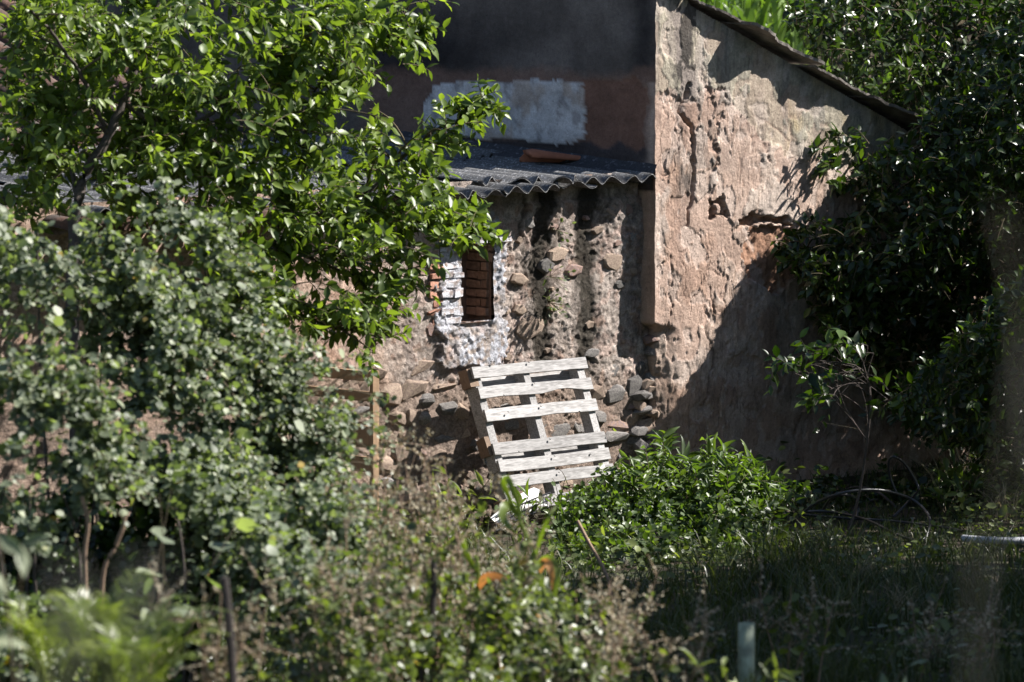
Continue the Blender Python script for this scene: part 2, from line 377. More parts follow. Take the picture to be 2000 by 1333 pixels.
scr = sst(.66, .72, fbm(U * 80 + 6 * NX, Z * 9, 3, 24)) * sst(.4, .55, fbm(U * 3, Z * 3, 3, 25))
H = H - 0.004 * scr * (pale | bare); C = mixc(C, (0.2, 0.13, 0.09), scr * (pale | bare) * .55)
pit = inpoly(qx, qy, [(1462, 440), (1500, 450), (1530, 445), (1560, 440), (1580, 450), (1560, 520), (1550, 570), (1500, 560), (1470, 540), (1455, 490)])
H = H - 0.035 * pit + pit * 0.03 * (fbm(U * 22, Z * 22, 4, 26) - .5); C = mixc(C, (0.3, 0.165, 0.105), pit * .9)
hole = inpoly(qx, qy, [(1398, 388), (1406, 392), (1422, 420), (1418, 430), (1398, 424)]) | inpoly(qx, qy, [(1452, 418), (1475, 412), (1500, 420), (1530, 424), (1540, 445), (1505, 440), (1470, 442), (1452, 436)])
H = H - 0.05 * hole; C = mixc(C, (0.2, 0.12, 0.08), hole * .8)
for pts, wd, dp in (([(1340, 165), (1330, 215), (1353, 250), (1358, 330), (1352, 380), (1348, 440)], 3.0, .04), ([(1385, 165), (1402, 230), (1396, 300), (1394, 340), (1400, 390), (1415, 425)], 2.2, .004),
                    ([(1543, 225), (1550, 265), (1552, 310)], 2.0, .006), ([(1480, 225), (1512, 245), (1545, 275)], 2.0, .006), ([(1410, 560), (1380, 640), (1395, 720), (1370, 800)], 2.0, .008), ([(1310, 500), (1318, 600), (1305, 640)], 2, .012)):
    d = dline(PX + NX * 26 + FX * 5, PY, pts); cm = np.exp(-(d / (wd * (.75 + .5 * fbm(U * 5, Z * 5, 2, 97)))) ** 2)
    H = H - dp * cm; C = mixc(C, (0.12, 0.08, 0.06), cm * .7)
stn = np.exp(-((PX + NX * 30 + FX * 14 - 1336) / 17) ** 2) * (sst(270, 190, PY) + .5 * sst(640, 300, PY)) * sst(.36, .56, fbm(U * 26, Z * 12, 5, 27) + .1 * (PY < 230))
C = mixc(C, (0.06, 0.052, 0.048), np.clip(stn * 1.7, 0, .93))
stn2 = sst(.52, .7, fbm(U * 11, Z * 1.1, 4, 28)) * (PY < 330)
C = mixc(C, (0.2, 0.185, 0.17), stn2 * .5)
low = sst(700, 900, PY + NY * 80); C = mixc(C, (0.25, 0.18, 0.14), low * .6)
fibre = fbm(U * 70, Z * 11, 4, 95) - .5; H = H + .0008 * fibre; C = C * (1 + .5 * fibre * np.where(top, 1.2, .8))[..., None]
grit = fbm(U * 45, Z * 45, 4, 96) - .5; H = H + .003 * grit; C = C * (1 + .6 * grit)[..., None]
flk = sst(.535, .55, fbm(U * 3.6 + .3 * NX, Z * 2.6, 5, 101)) * ~hole * ~pit; H = H - .009 * flk * np.where(top, .6, 1.0); C = mixc(C, (0.4, 0.27, 0.21), flk * np.where(top, .3, .55))
flk2 = sst(.6, .615, fbm(U * 9 + 5, Z * 7, 4, 102)); H = H - .006 * flk2; C = mixc(C, (0.5, 0.42, 0.37), flk2 * .4)
crk = worley(U * 5 + NX * .8, Z * 3.2 + NY * .8, 31); ck = sst(.05, .0, crk[1] - crk[0]) * sst(.45, .6, fbm(U * 2, Z * 2, 3, 29)) * ~top
H = H - .008 * ck; C = mixc(C, (0.17, 0.11, 0.085), ck * .7)
ec = np.exp(-((U / 0.035) ** 2))
H = H * (1 - ec) + corner_s(Z) * ec
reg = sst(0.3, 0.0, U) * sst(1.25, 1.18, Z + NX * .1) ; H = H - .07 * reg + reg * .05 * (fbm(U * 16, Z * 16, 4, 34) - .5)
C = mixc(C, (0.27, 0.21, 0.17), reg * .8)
V3 = W(U - corner_d(Z) * ec, -H, Z).reshape(-1, 3)
keep = ((Z <= s_top(U)))[:-1, :-1]
keep &= ~((U[:-1, :-1] < .35) & (Z[:-1, :-1] > 4.5))
wuv = np.stack([U, Z, 0 * U], -1).reshape(-1, 3); f = grid_faces(len(us), len(zs), keep); v, f, cc, wuv = compact(V3, f, C.reshape(-1, 3), wuv)
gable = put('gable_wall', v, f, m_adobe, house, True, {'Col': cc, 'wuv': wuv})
# side wall
vsd = np.concatenate([np.arange(0, 0.24, 0.012), np.arange(0.24, 6.6, 0.022)]); zs = np.concatenate([np.arange(-0.4, 2.1, 0.02), np.arange(2.1, 4.7, 0.02)])
Vv, Z = np.meshgrid(vsd, zs, indexing='ij'); PX, PY = proj(W(0, Vv, Z))
NX = fbm(Vv * 6, Z * 6, 4, 41) - .5; NY = fbm(Vv * 6, Z * 6, 4, 42) - .5
qx = PX + NX * 34; qy = PY + NY * 34
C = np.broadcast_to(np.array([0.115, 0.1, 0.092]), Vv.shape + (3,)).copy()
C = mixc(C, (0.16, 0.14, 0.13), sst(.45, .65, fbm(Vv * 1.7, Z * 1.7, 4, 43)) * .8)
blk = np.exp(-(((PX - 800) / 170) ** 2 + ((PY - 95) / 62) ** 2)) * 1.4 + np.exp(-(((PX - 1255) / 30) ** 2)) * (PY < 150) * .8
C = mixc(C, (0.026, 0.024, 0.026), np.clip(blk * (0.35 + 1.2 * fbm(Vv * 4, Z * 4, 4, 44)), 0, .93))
redz = sst(125, 150, PY + NY * 40) * sst(-40, 0, PX - 730)
C = mixc(C, (0.2, 0.125, 0.098), redz * .8)
red2 = inpoly(qx, qy, [(1143, 150), (1240, 150), (1262, 180), (1262, 290), (1143, 285)]); C = mixc(C, (0.185, 0.098, 0.07), red2 * .75)
FX = fbm(Vv * 30, Z * 30, 4, 40) - .5; wh = inpoly(PX + NX * 16 + FX * 7, PY + NY * 20 + FX * 7, [(846, 172), (905, 160), (1143, 157), (1143, 274), (1085, 286), (990, 272), (940, 272), (826, 262), (830, 200)])
C = mixc(C, (0.55, 0.545, 0.555), wh * 1.)
C = mixc(C, (0.2, 0.18, 0.18), wh * sst(.56, .68, fbm(Vv * 15 + FX, Z * 9, 5, 45)) * .6)
C = mixc(C, (0.4, 0.33, 0.28), wh * sst(.5, .66, fbm(Vv * 6, Z * 6, 5, 46)) * .75)
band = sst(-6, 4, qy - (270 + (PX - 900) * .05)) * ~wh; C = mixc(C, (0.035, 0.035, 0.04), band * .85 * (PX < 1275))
edge = np.exp(-((PX + NX * 20 - 1276) / 9) ** 2) * (PY > 160) * (PY < 330); C = mixc(C, (0.42, 0.33, 0.28), edge * .8)
below = (Z < 2.2) * (Vv < .2); C = mixc(C, (0.36, 0.27, 0.22), below * 1.)
H = -.14 * sst(1.27, 1.19, Z) * (Vv < .6) + 0.03 * (fbm(Vv * 1.1, Z * 1.1, 3, 47) - .5) + 0.008 * (fbm(Vv * 14, Z * 14, 4, 48) - .5) + .012 * wh * (0.8 + .3 * fbm(Vv * 12, Z * 12, 3, 49)) - .008 * red2
ec = np.exp(-((Vv / 0.05) ** 2)); H = H * (1 - ec) + corner_d(Z) * ec
V3 = W(-H, Vv - corner_s(Z) * np.exp(-((Vv / 0.035) ** 2)), Z).reshape(-1, 3)
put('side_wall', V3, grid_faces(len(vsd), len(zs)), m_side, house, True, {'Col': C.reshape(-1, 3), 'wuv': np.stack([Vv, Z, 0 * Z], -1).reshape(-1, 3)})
# back part of the house body and its roof plane
b1 = W(np.array([.02, 6.2, 6.2, .02, .02, 6.2, 6.2, .02]), np.array([6.6, 6.6, 6.6, 6.6, 6.4, 6.4, 6.4, 6.4]), np.array([-.4, -.4, 1.05, 4.65, -.4, -.4, 1.05, 4.65]))
put('back_wall', b1, np.array([[0, 1, 2, 3], [7, 6, 5, 4], [3, 2, 6, 7], [0, 3, 7, 4]]), surf('back_plaster', (0.3, 0.25, 0.21)), house)
us2 = np.linspace(.36, 6.3, 14); vv2 = np.linspace(0.05, 6.7, 10); A, B = np.meshgrid(us2, vv2, indexing='ij')
roof_z = 3.60 - .411 * A
rt = W(A, B, roof_z + .03).reshape(-1, 3); rb = W(A, B, roof_z - .005).reshape(-1, 3); n = len(rt); gf = grid_faces(14, 10)
rim = []
idx = np.arange(140).reshape(14, 10); loop = list(idx[:, 0]) + list(idx[-1, 1:]) + list(idx[-2::-1, -1]) + list(idx[0, -2:0:-1])
for a, b_ in zip(loop, loop[1:] + loop[:1]): rim.append([a, b_, b_ + n, a + n])
hroof = put('roof', np.vstack([rt, rb]), np.vstack([gf, gf[:, ::-1] + n, np.array(rim)]), m_slab, house)
rng = np.random.default_rng(5)
def ragged_slab(u0, u1, z0, z1, over, thick, seed, back=.35):
    """a thin stone slab along the verge with a broken outer edge"""
    r = np.random.default_rng(seed); n = 24; uu = np.linspace(u0, u1, n); zz = np.linspace(z0, z1, n)
    o = over * (.25 + 1.1 * fbm(uu * 3.2, uu * 0 + seed, 4, seed)) + .02 * (fbm(uu * 22, uu * 0, 3, seed + 1) - .5)
    v = []
    for k in range(n):
        for (vv_, dz) in ((-o[k], -.012 * r.random()), (back, 0)):
            v.append(W(uu[k], vv_, zz[k] + dz + thick)); v.append(W(uu[k], vv_ * (.97 if vv_ < 0 else 1), zz[k] + dz))
    q = []
    for k in range(n - 1):
        a = k * 4; b = a + 4
        q += [[a, b, b + 2, a + 2], [a + 1, a + 3, b + 3, b + 1], [a, a + 1, b + 1, b], [a + 2, b + 2, b + 3, a + 3]]
    q += [[0, 2, 3, 1], [(n - 1) * 4, (n - 1) * 4 + 1, (n - 1) * 4 + 3, (n - 1) * 4 + 2]]
    return np.array(v), np.array(q)
u0 = .30; k = 0
for ln, over, th in ((.5, .10, .025), (.75, .19, .03), (.62, .14, .022), (.8, .22, .03), (.7, .15, .025), (.8, .19, .03), (.8, .16, .03), (.7, .17, .03)):
    z0 = 3.66 - .411 * u0 + .02 * (k % 2); z1 = 3.645 - .411 * (u0 + ln) + .03
    v, q = ragged_slab(u0, u0 + ln + .05, z0, z1, over, th * .7, 100 + k)
    put('roof_slab', v, q, m_slab, hroof, origin=v.mean(0)); u0 += ln; k += 1
v, q = ragged_slab(0.06, .33, 3.66, 3.6, .09, .035, 99, back=.02); put('roof_slab', v, q, m_slab, hroof, origin=v.mean(0))

# ------------------------------------------------------------------ stone shed: rubble wall, window, roof
V0 = 0.115
shed = thing('stone_shed', 'low rubble stone shed with a slit window and dark corrugated lean-to roof', 'shed', W(-2.2, V0, 0))
def luz(px, py): return on_v(px, py, V0)
wu0 = float(luz(903, 550)[0]); wu1 = float(luz(961, 550)[0]); wz0 = float(luz(930, 626)[1]); wz1 = float(luz(930, 474)[1])
us = np.concatenate([np.arange(-8.0, -4.4, 0.04), np.arange(-4.4, 0.2, 0.0092)]); zs = np.arange(-0.3, 2.33, 0.0095)
U, Z = np.meshgrid(us, zs, indexing='ij'); PX, PY = proj(W(U, V0, Z))
NX = fbm(U * 7, Z * 7, 4, 51) - .5; NY = fbm(U * 7, Z * 7, 4, 52) - .5; FX = fbm(U * 34, Z * 34, 3, 53) - .5
w6 = worley(U * 17 + NX, Z * 19 + NY, 54); w3 = worley(U * 38, Z * 42, 55); w12 = worley(U * 8.5 + NX, Z * 10 + NY, 56)
dens = sst(.35, .6, fbm(U * 3.2, Z * 3.2, 4, 57))
l6 = np.sqrt(np.clip(1 - (w6[0] * 1.25) ** 2, 0, 1)) * (w6[2] > .35); l3 = np.sqrt(np.clip(1 - (w3[0] * 1.3) ** 2, 0, 1)) * (w3[2] > .3); l12 = np.sqrt(np.clip(1 - (w12[0] * 1.35) ** 2, 0, 1)) * (w12[2] > .6)
g1 = fbm(U * 26, Z * 30, 5, 91); g2 = fbm(U * 48 + 3 * NX, Z * 50, 4, 92); rid = 1 - np.abs(2 * fbm(U * 20 + NX, Z * 17 + NY, 4, 93) - 1) ** .8
H = 0.05 * (fbm(U * 1.6, Z * 1.6, 4, 58) - .5) + .013 * (fbm(U * 8, Z * 8, 4, 59) - .5) + (.002 * l6 + .003 * l3 + .002 * l12) * (.2 + dens) + (.022 * (g1 - .5) + .013 * (g2 - .5)) * (.4 + .9 * dens) + .014 * np.round(3 * fbm(U * 6 + NX, Z * 7 + NY, 3, 99)) / 3 - .026
C = np.broadcast_to(np.array([0.35, 0.285, 0.24]), U.shape + (3,)).copy()
C = mixc(C, (0.29, 0.245, 0.21), sst(.42, .62, fbm(U * 3, Z * 3, 4, 60)) * .9)
C = mixc(C, (0.46, 0.39, 0.34), sst(.52, .66, g1) * .6); C = mixc(C, (0.19, 0.155, 0.13), sst(.47, .3, g1) * .7); C = mixc(C, (0.4, 0.29, 0.24), sst(.55, .65, fbm(U * 13, Z * 12, 4, 94)) * .6)
C = mixc(C, (0.38, 0.26, 0.19), sst(-2.2, -2.9, U + NX) * .7)
C = mixc(C, (0.2, 0.17, 0.15), sst(.55, .7, fbm(U * 8, Z * 5, 4, 61)) * .6)
C = mixc(C, (0.26, 0.15, 0.1), sst(.64, .72, fbm(U * 10 + 9, Z * 10, 3, 62)) * .5)
gul = np.zeros(U.shape)
for pts, wd, a in (([(1078, 375), (1068, 450), (1055, 520), (1060, 600), (1068, 700)], 17, 1.), ([(1160, 380), (1150, 450), (1146, 560), (1150, 640), (1140, 730)], 18, 1.), ([(1030, 380), (1026, 460), (1040, 560)], 6, .5), ([(1235, 380), (1232, 480)], 6, .4), ([(1195, 370), (1185, 440)], 6, .4)):
    gul = np.maximum(gul, a * np.exp(-(dline(PX + NX * 26 + FX * 14, PY, pts) / wd) ** 2))
C = np.clip(C * np.array([1.22, 1.23, 1.26]), 0, .62)
gul *= sst(.2, .48, fbm(U * 18, Z * 8, 5, 63) + .14)
H = H - .018 * gul; C = mixc(C, (0.035, 0.03, 0.022), np.clip(gul * 1.5, 0, .95))
ww = inpoly(PX + NX * 34 + FX * 22, PY + NY * 34 + FX * 16, [(900, 420), (972, 415), (988, 470), (992, 560), (988, 650), (985, 722), (868, 722), (858, 640), (864, 590), (862, 460)])
C = mixc(C, (0.52, 0.53, 0.58), ww * np.clip(sst(.3, .55, fbm(U * 30, Z * 30, 4, 64)) * (.35 + 1.1 * sst(.3, .55, fbm(U * 7, Z * 6, 4, 65))), 0, .95))
wwt = inpoly(PX + NX * 20 + FX * 16, PY + NY * 20, [(905, 425), (972, 418), (980, 466), (890, 466)]); H = H + .02 * wwt + .013 * ww + .02 * (ww & ((PX > 957) | (PY > 640)))
sz = sst(720, 770, PY + NY * 50); H = H - .004 * sz; C = mixc(C, (0.25, 0.185, 0.145), sz * .75)
H = H - .02 * (Z > 2.15)
op = (U > wu0) & (U < wu1) & (Z > wz0) & (Z < wz1)
keep = ~(op[:-1, :-1] | op[1:, 1:])
f = grid_faces(len(us), len(zs), keep); v, f, cc, wuv = compact(W(U, V0 - H, Z).reshape(-1, 3), f, C.reshape(-1, 3), np.stack([U, Z, 0 * U], -1).reshape(-1, 3))
swall = put('stone_wall', v, f, m_wall, shed, True, {'Col': cc, 'wuv': wuv})
# thickness behind the face
tk, tf = box(W(-4, V0 + .38, 1.0), (K, K, 0), NL, (0, 0, 1), 3.98, .06, 1.3)
put('inner_wall', tk, tf, m_dark, shed)

# stones, each one its own object under the wall
def hull_mesh(name, seed, npts=30, flat=.78):
    r = np.random.default_rng(seed); p = nrm(r.normal(size=(npts, 3)))
    p = np.sign(p) * np.abs(p) ** flat; p *= r.uniform(.82, 1.1, (npts, 1)); p /= np.abs(p).max(0)
    bm = bmesh.new()
    for q in p: bm.verts.new(q)
    res = bmesh.ops.convex_hull(bm, input=bm.verts[:])
    for e in res['geom_interior'] + res['geom_unused']:
        if isinstance(e, bmesh.types.BMVert) and e.is_valid: bm.verts.remove(e)
    me = bpy.data.meshes.new(name); bm.to_mesh(me); bm.free(); return me
def flat_mesh(name, seed):
    """a stone of which only a flat, worn face shows in the plaster"""
    r = np.random.default_rng(seed); n = 9; a = np.sort(np.arange(n) / n * 6.283 + r.normal(0, .16, n)); rr = r.uniform(.72, 1.08, n)
    ring = np.stack([np.cos(a) * rr, 0 * a, np.sin(a) * rr], -1); top = ring * np.array([.78, 1, .78]) + np.stack([0 * a, 1 + r.normal(0, .12, n), 0 * a], -1); back = ring + np.array([0, -1.0, 0])
    v = np.vstack([ring + np.array([0, .45, 0]), top, back, [[r.normal(0, .2), 1.05, r.normal(0, .2)]]]); q = [[2 * n + j, 2 * n + (j + 1) % n, (j + 1) % n, j] for j in range(n)] + [[j, (j + 1) % n, n + (j + 1) % n, n + j] for j in range(n)]
    return mesh(name, v, [np.array(q), np.array([[n + j, n + (j + 1) % n, 3 * n] for j in range(n)])], None, False)
stone_me = []; flat_me = []
for mi in range(4):
    row = []
    for k in range(9):
        me = hull_mesh('stone', 200 + k + mi * 20); me.materials.append(m_st[mi]); row.append(me)
    stone_me.append(row); row = []
    for k in range(7):
        me = flat_mesh('stone', 700 + k + mi * 20); me.materials.append(m_st[mi]); row.append(me)
    flat_me.append(row)
def stone(u, z, w_, h_, proud, mi, roll=0, depth=.07, parent=None, r=random, flat=False):
    o = bpy.data.objects.new('stone', flat_me[mi][r.randrange(7)] if flat else stone_me[mi][r.randrange(9)]); COL.objects.link(o); o.parent = parent or swall
    # the wall's height at this place varies a few centimetres; seat the stone in it
    Mx = Matrix(((K, K, 0), (K, -K, 0), (0, 0, 1))).to_4x4()          # columns: along wall, outward, up
    c = W(u, V0 + .015 - proud + depth * (1.0 if flat else .8), z) - wloc(o.parent)
    o.matrix_basis = Matrix.Translation(Vector(c)) @ Mx @ Matrix.Rotation(roll, 4, 'Y') @ Matrix.Diagonal((w_ / 2, depth, h_ / 2, 1))
    return o
rs = random.Random(8)
exp_st = [(1246, 757, 40, 58, 1), (1207, 770, 42, 44, 1), (1214, 822, 60, 46, 2), (1240, 822, 28, 44, 0), (1243, 790, 36, 28, 2), (1206, 850, 62, 28, 1), (1248, 855, 40, 30, 1), (1040, 640, 66, 50, 0), (1200, 512, 48, 42, 0),
          (1093, 497, 40, 34, 0), (1125, 528, 36, 28, 2), (952, 692, 40, 48, 3), (968, 652, 18, 22, 3), (1236, 466, 38, 30, 1), (1210, 475, 18, 12, 2), (1020, 605, 26, 24, 0), (1088, 445, 14, 12, 2), (1213, 556, 26, 18, 1),
          (1240, 530, 18, 18, 0), (1070, 520, 32, 30, 1), (1018, 545, 34, 26, 0), (1170, 450, 26, 18, 0), (1232, 410, 16, 26, 2), (875, 625, 24, 22, 3), (848, 645, 26, 34, 2), (1160, 690, 30, 20, 1), (1080, 600, 14, 24, 0),
          (1000, 830, 44, 30, 1), (1060, 835, 36, 44, 1), (1098, 840, 52, 40, 1), (1140, 835, 40, 34, 1), (870, 760, 50, 24, 0), (812, 765, 60, 48, 0), (770, 770, 44, 44, 0), (835, 785, 40, 32, 1), (782, 818, 32, 30, 0), (806, 815, 26, 40, 0),
          (832, 820, 26, 30, 1), (728, 855, 28, 28, 2), (760, 858, 44, 26, 0), (805, 850, 38, 30, 0), (745, 888, 46, 28, 0), (785, 886, 36, 34, 0), (872, 855, 46, 26, 1), (905, 850, 40, 26, 0), (858, 888, 40, 24, 0), (834, 888, 20, 34, 2), (720, 830, 30, 24, 0),
          (690, 720, 26, 40, 2), (745, 735, 30, 36, 0), (830, 720, 56, 40, 0), (720, 760, 26, 44, 0), (880, 800, 44, 30, 1), (905, 805, 30, 34, 0), (765, 910, 70, 36, 0), (930, 870, 36, 26, 1), (1255, 720, 26, 40, 1), (1170, 770, 34, 40, 0), (1175, 815, 30, 30, 1)]
occ = []
for px, py, wpx, hpx, mi in exp_st:
    u, z = luz(px, py); sc = 36 / 10080 * 1.0
    w_ = wpx * sc / K * 1.02; h_ = hpx * sc * 1.05
    up = py < 715
    stone(float(u), float(z), w_, h_, rs.uniform(.006, .014) if up else rs.uniform(.0, .02), mi, rs.uniform(-.25, .25) if up else rs.uniform(-.12, .12), .02 if up else .08, r=rs, flat=up)
    occ.append((float(u), float(z), w_, h_))
z = -.06; nst = 0
while z < 1.0:
    h_ = rs.uniform(.075, .13); u = -4.3 + rs.uniform(0, .1)
    while u < .04:
        w_ = rs.uniform(.09, .24); cu, cz = u + w_ / 2, z + h_ / 2 + rs.uniform(-.015, .015)
        hit = any(abs(cu - a) < (w_ + c) * .42 and abs(cz - b) < (h_ + d) * .42 for a, b, c, d in occ)
        skip = rs.random() < (.12 if z < .75 else .5)
        if not hit and not skip and nst < 230:
            stone(cu, cz, w_ * 1.02, h_ * rs.uniform(.9, 1.1), rs.uniform(-.035, .012), rs.choice((0, 0, 1, 1, 2, 0) if cu < -1.6 else (1, 1, 0, 2, 1)), rs.uniform(-.1, .1), .08, r=rs); nst += 1
        u += w_ + .012
    z += h_ + .006
for k in range(85):   # worn faces of stones showing through the upper plaster
    u = rs.uniform(-4.2, -.1); z = rs.uniform(.95, 2.12)
    if wu0 - .3 < u < wu1 + .12 and wz0 - .12 < z < wz1 + .1: continue
    w_ = rs.uniform(.05, .16); h_ = w_ * rs.uniform(.5, .9)
    if any(abs(u - a) < (w_ + c) * .5 and abs(z - b) < (h_ + d) * .5 for a, b, c, d in occ): continue
    occ.append((u, z, w_, h_)); stone(u, z, w_, h_, rs.uniform(-.004, .008), rs.choice((0, 0, 0, 1, 2)), rs.uniform(-.3, .3), .02, r=rs, flat=True)
for k in range(30):   # broken corner of the house
    z = rs.uniform(.15, 1.15); o = stone(rs.uniform(-.04, .2), z, rs.uniform(.09, .19), rs.uniform(.06, .13), rs.uniform(.04, .08), rs.choice((0, 1, 2)), rs.uniform(-.3, .3), .07, parent=gable, r=rs)

# slit window
wc = W((wu0 + wu1) / 2, V0, wz0)
dn = .24; e = .004
nv = []; nq = []
def quad(*pts):
    b = len(nv); nv.extend(pts); nq.append([b, b + 1, b + 2, b + 3])
ua, ub, za, zb = wu0 - .012, wu1 + .012, wz0 - .012, wz1 + .012
quad(W(ua, V0 + .02, za), W(ua, V0 + dn, za), W(ua, V0 + dn, zb), W(ua, V0 + .02, zb))
quad(W(ub, V0 + dn, za), W(ub, V0 + .02, za), W(ub, V0 + .02, zb), W(ub, V0 + dn, zb))
quad(W(ua, V0 + dn, zb), W(ub, V0 + dn, zb), W(ub, V0 + .02, zb), W(ua, V0 + .02, zb))
quad(W(ua, V0 - .01, za), W(ub, V0 - .01, za), W(ub, V0 + dn, za), W(ua, V0 + dn, za))
quad(W(ua, V0 + dn, za), W(ub, V0 + dn, za), W(ub, V0 + dn, zb), W(ua, V0 + dn, zb))
win = put('window', np.array(nv), np.array(nq), surf('niche', (0.16, 0.1, 0.075), nscale=20), shed)
bx, bq = box(W(wu0 + .07, V0 + dn - .02, (wz0 + wz1) / 2), (K, K, 0), NL, (0, 0, 1), .075, .012, (wz1 - wz0) / 2 - .01)
put('niche_back', bx, bq, m_dark, win, origin=bx.mean(0))  # plain dark panel over the visible back of the niche
rb_ = np.random.default_rng(3)
def brick(u0, u1, v0, v1, z0, z1, mat, jit=.004):
    c = W((u0 + u1) / 2, (v0 + v1) / 2 + rb_.uniform(-.006, .01), (z0 + z1) / 2)
    v, q = box(c, (K, K, 0), NL, (0, 0, 1), (u1 - u0) / 2 * rb_.uniform(.85, 1.04), (v1 - v0) / 2, (z1 - z0) / 2 * rb_.uniform(.8, 1.04), jit * 1.6, rb_)
    put('brick', v, q, mat, win, origin=c)
zc = wz0 + .015; k = 0; ch = .062
while zc + ch < wz1:
    j = rb_.uniform(-.008, .008)
    split = V0 + (.10 if k % 2 else .14)
    brick(wu1 - .012 + j, wu1 + .09, V0 + .04 + abs(j), split - .005, zc + .005, zc + ch - .004, m_bricktan, .0015)
    brick(wu1 - .012 + j, wu1 + .09, split, V0 + dn - .005, zc + .005, zc + ch - .004, m_bricktan, .0015)
    zc += ch; k += 1
zc = wz0 - .02; k = 0
while zc < wz1 - .16:
    j = rb_.uniform(-.02, .015)
    if k % 2 == 0:
        brick(wu0 - .16 + j, wu0 - .02 + j * .5, V0 - .006, V0 + .09, zc + .006, zc + .054, m_brickw)
        brick(wu0 - .27 + j, wu0 - .165 + j, V0 + .0, V0 + .09, zc + .005, zc + .054, m_brick)
    else:
        brick(wu0 - .09, wu0 + .01 + j * .5, V0 - .008, V0 + .1, zc + .006, zc + .056, m_brickw)
        brick(wu0 - .2, wu0 - .095, V0 - .004, V0 + .09, zc + .006, zc + .054, m_brickw)
        brick(wu0 - .3 + j, wu0 - .205, V0 + .002, V0 + .09, zc + .005, zc + .055, m_brick)
    zc += ch; k += 1
for k in range(2):
    brick(wu1 + .0, wu1 + .1 - k * .02, V0 + .0, V0 + .06, wz1 - .075 - k * .065, wz1 - .02 - k * .065, m_st[2])
v, q = box(W((wu0 + wu1) / 2 + .02, V0 + .04, wz1 + .012), (K, K, 0), NL, (0, 0, 1), (wu1 - wu0) / 2 + .11, .1, .021, .004, rb_)
put('lintel', v, q, m_brickw, win, origin=v.mean(0))

# corrugated roof
EZ = 2.262
def rz(v): return EZ - .01 + .06 * (v + .1)
bm_ = MB()
for vv_ in (.3, 1.2, 2.1, 2.9):
    a, b = box(W(-3.9, vv_, rz(vv_) - .085), (K, K, 0), NL, (0, 0, 1), 3.88, .04, .045); bm_.add(a, b)
a, b = bm_.out(); sroof = put('roof', a, b, m_dark, shed)
def sheet(ua, ub, va, vb, dz, seed, skew=0.0, lift=0.0, parent=None):
    """one wavy fibre-cement sheet with real thickness and a slightly chipped lower edge"""
    r = np.random.default_rng(seed); pitch = .177; nw = int(round((ub - ua) / pitch * 10)); nvv = 12
    uu = np.linspace(ua, ub, nw + 1); A_, B_ = np.meshgrid(uu, np.linspace(0, 1, nvv), indexing='ij')
    nwv = int((ub - ua) / pitch) + 2; cut = np.where(r.random(nwv) < .5, r.uniform(.05, .2, nwv), r.normal(0, .006, nwv)); chip = (np.interp(A_, np.linspace(ua, ub, 14), r.normal(0, .008, 14)) + np.interp((A_ - ua) / pitch, np.arange(nwv), cut)) * (1 - B_) ** 3
    V_ = va + chip + (vb - va) * B_
    ph = (A_ - .06) / pitch * 2 * np.pi
    hz = rz(V_) + .026 * np.sin(ph) + dz + lift * (1 - B_) ** 2 + .012 * (fbm(A_ * 2, V_ * 2, 2, seed) - .5)
    A2 = A_ + skew * (V_ - va)
    topv = W(A2, V_, hz + .0045).reshape(-1, 3); bot = W(A2, V_, hz - .0045).reshape(-1, 3); n = len(topv)
    gf = grid_faces(nw + 1, nvv); idx = np.arange(n).reshape(nw + 1, nvv)
    loop = list(idx[:, 0]) + list(idx[-1, 1:]) + list(idx[-2::-1, -1]) + list(idx[0, -2:0:-1])
    rim = [[a, a + n, b + n, b] for a, b in zip(loop, loop[1:] + loop[:1])]
    return np.vstack([topv, bot]), np.vstack([gf[:, ::-1], gf + n, np.array(rim)])
for (ua, ub, va, vb, dz, sk, lf, sd) in ((-.78, -.02, -.04, 1.35, .03, .0, .0, 1), (-1.62, -.66, -.13, 1.4, .012, -.015, .004, 2), (-1.62, -.8, -.05, 1.2, .045, -.03, .01, 3), (-2.5, -1.52, -.11, 1.45, .0, .01, 0, 4), (-3.38, -2.4, -.11, 1.4, .012, .0, .004, 5),
                                         (-4.26, -3.28, -.02, 1.45, 0., .012, 0, 6), (-5.2, -4.16, -.0, 1.4, .012, 0, 0, 7), (-1.0, -.02, 1.25, 2.9, .05, 0, 0, 8), (-1.9, -.9, 1.28, 2.9, .04, 0, 0, 9), (-2.8, -1.8, 1.3, 2.9, .05, 0, 0, 10), (-3.7, -2.7, 1.28, 2.9, .04, 0, 0, 11), (-4.6, -3.6, 1.3, 2.9, .05, 0, 0, 12)):
    v, q = sheet(ua, ub, va, vb, dz, 300 + sd, sk, lf); put('roof_sheet', v, q, m_sheet, sroof, True, origin=v.mean(0))
# old barrel tiles: shared meshes
def barrel(r0, r1, ln, th, ns=7, cut=0.0, seed=0):
    r = np.random.default_rng(seed); v = []; n = 5
    for k in range(n):
        t = k / (n - 1); rr = r0 + (r1 - r0) * t
        for s in (0, 1):
            for a in np.linspace(0, np.pi, ns):
                q = rr - s * th; x = np.cos(a) * q; y = np.sin(a) * q * .8
                v.append((x, t * ln - ln / 2 + (cut * r.normal() if k in (0, n - 1) else 0), y))
    q = []
    for k in range(n - 1):
        o = k * 2 * ns
        for j in range(ns - 1):
            q.append([o + j, o + j + 1, o + 2 * ns + j + 1, o + 2 * ns + j]); q.append([o + ns + j, o + 3 * ns + j, o + 3 * ns + j + 1, o + ns + j + 1])
        for j in (0, ns - 1): q.append([o + j, o + 2 * ns + j, o + 3 * ns + j, o + ns + j])
    for o in (0, (n - 1) * 2 * ns):
        for j in range(ns - 1): q.append([o + j, o + ns + j, o + ns + j + 1, o + j + 1])
    return np.array(v), np.array(q)
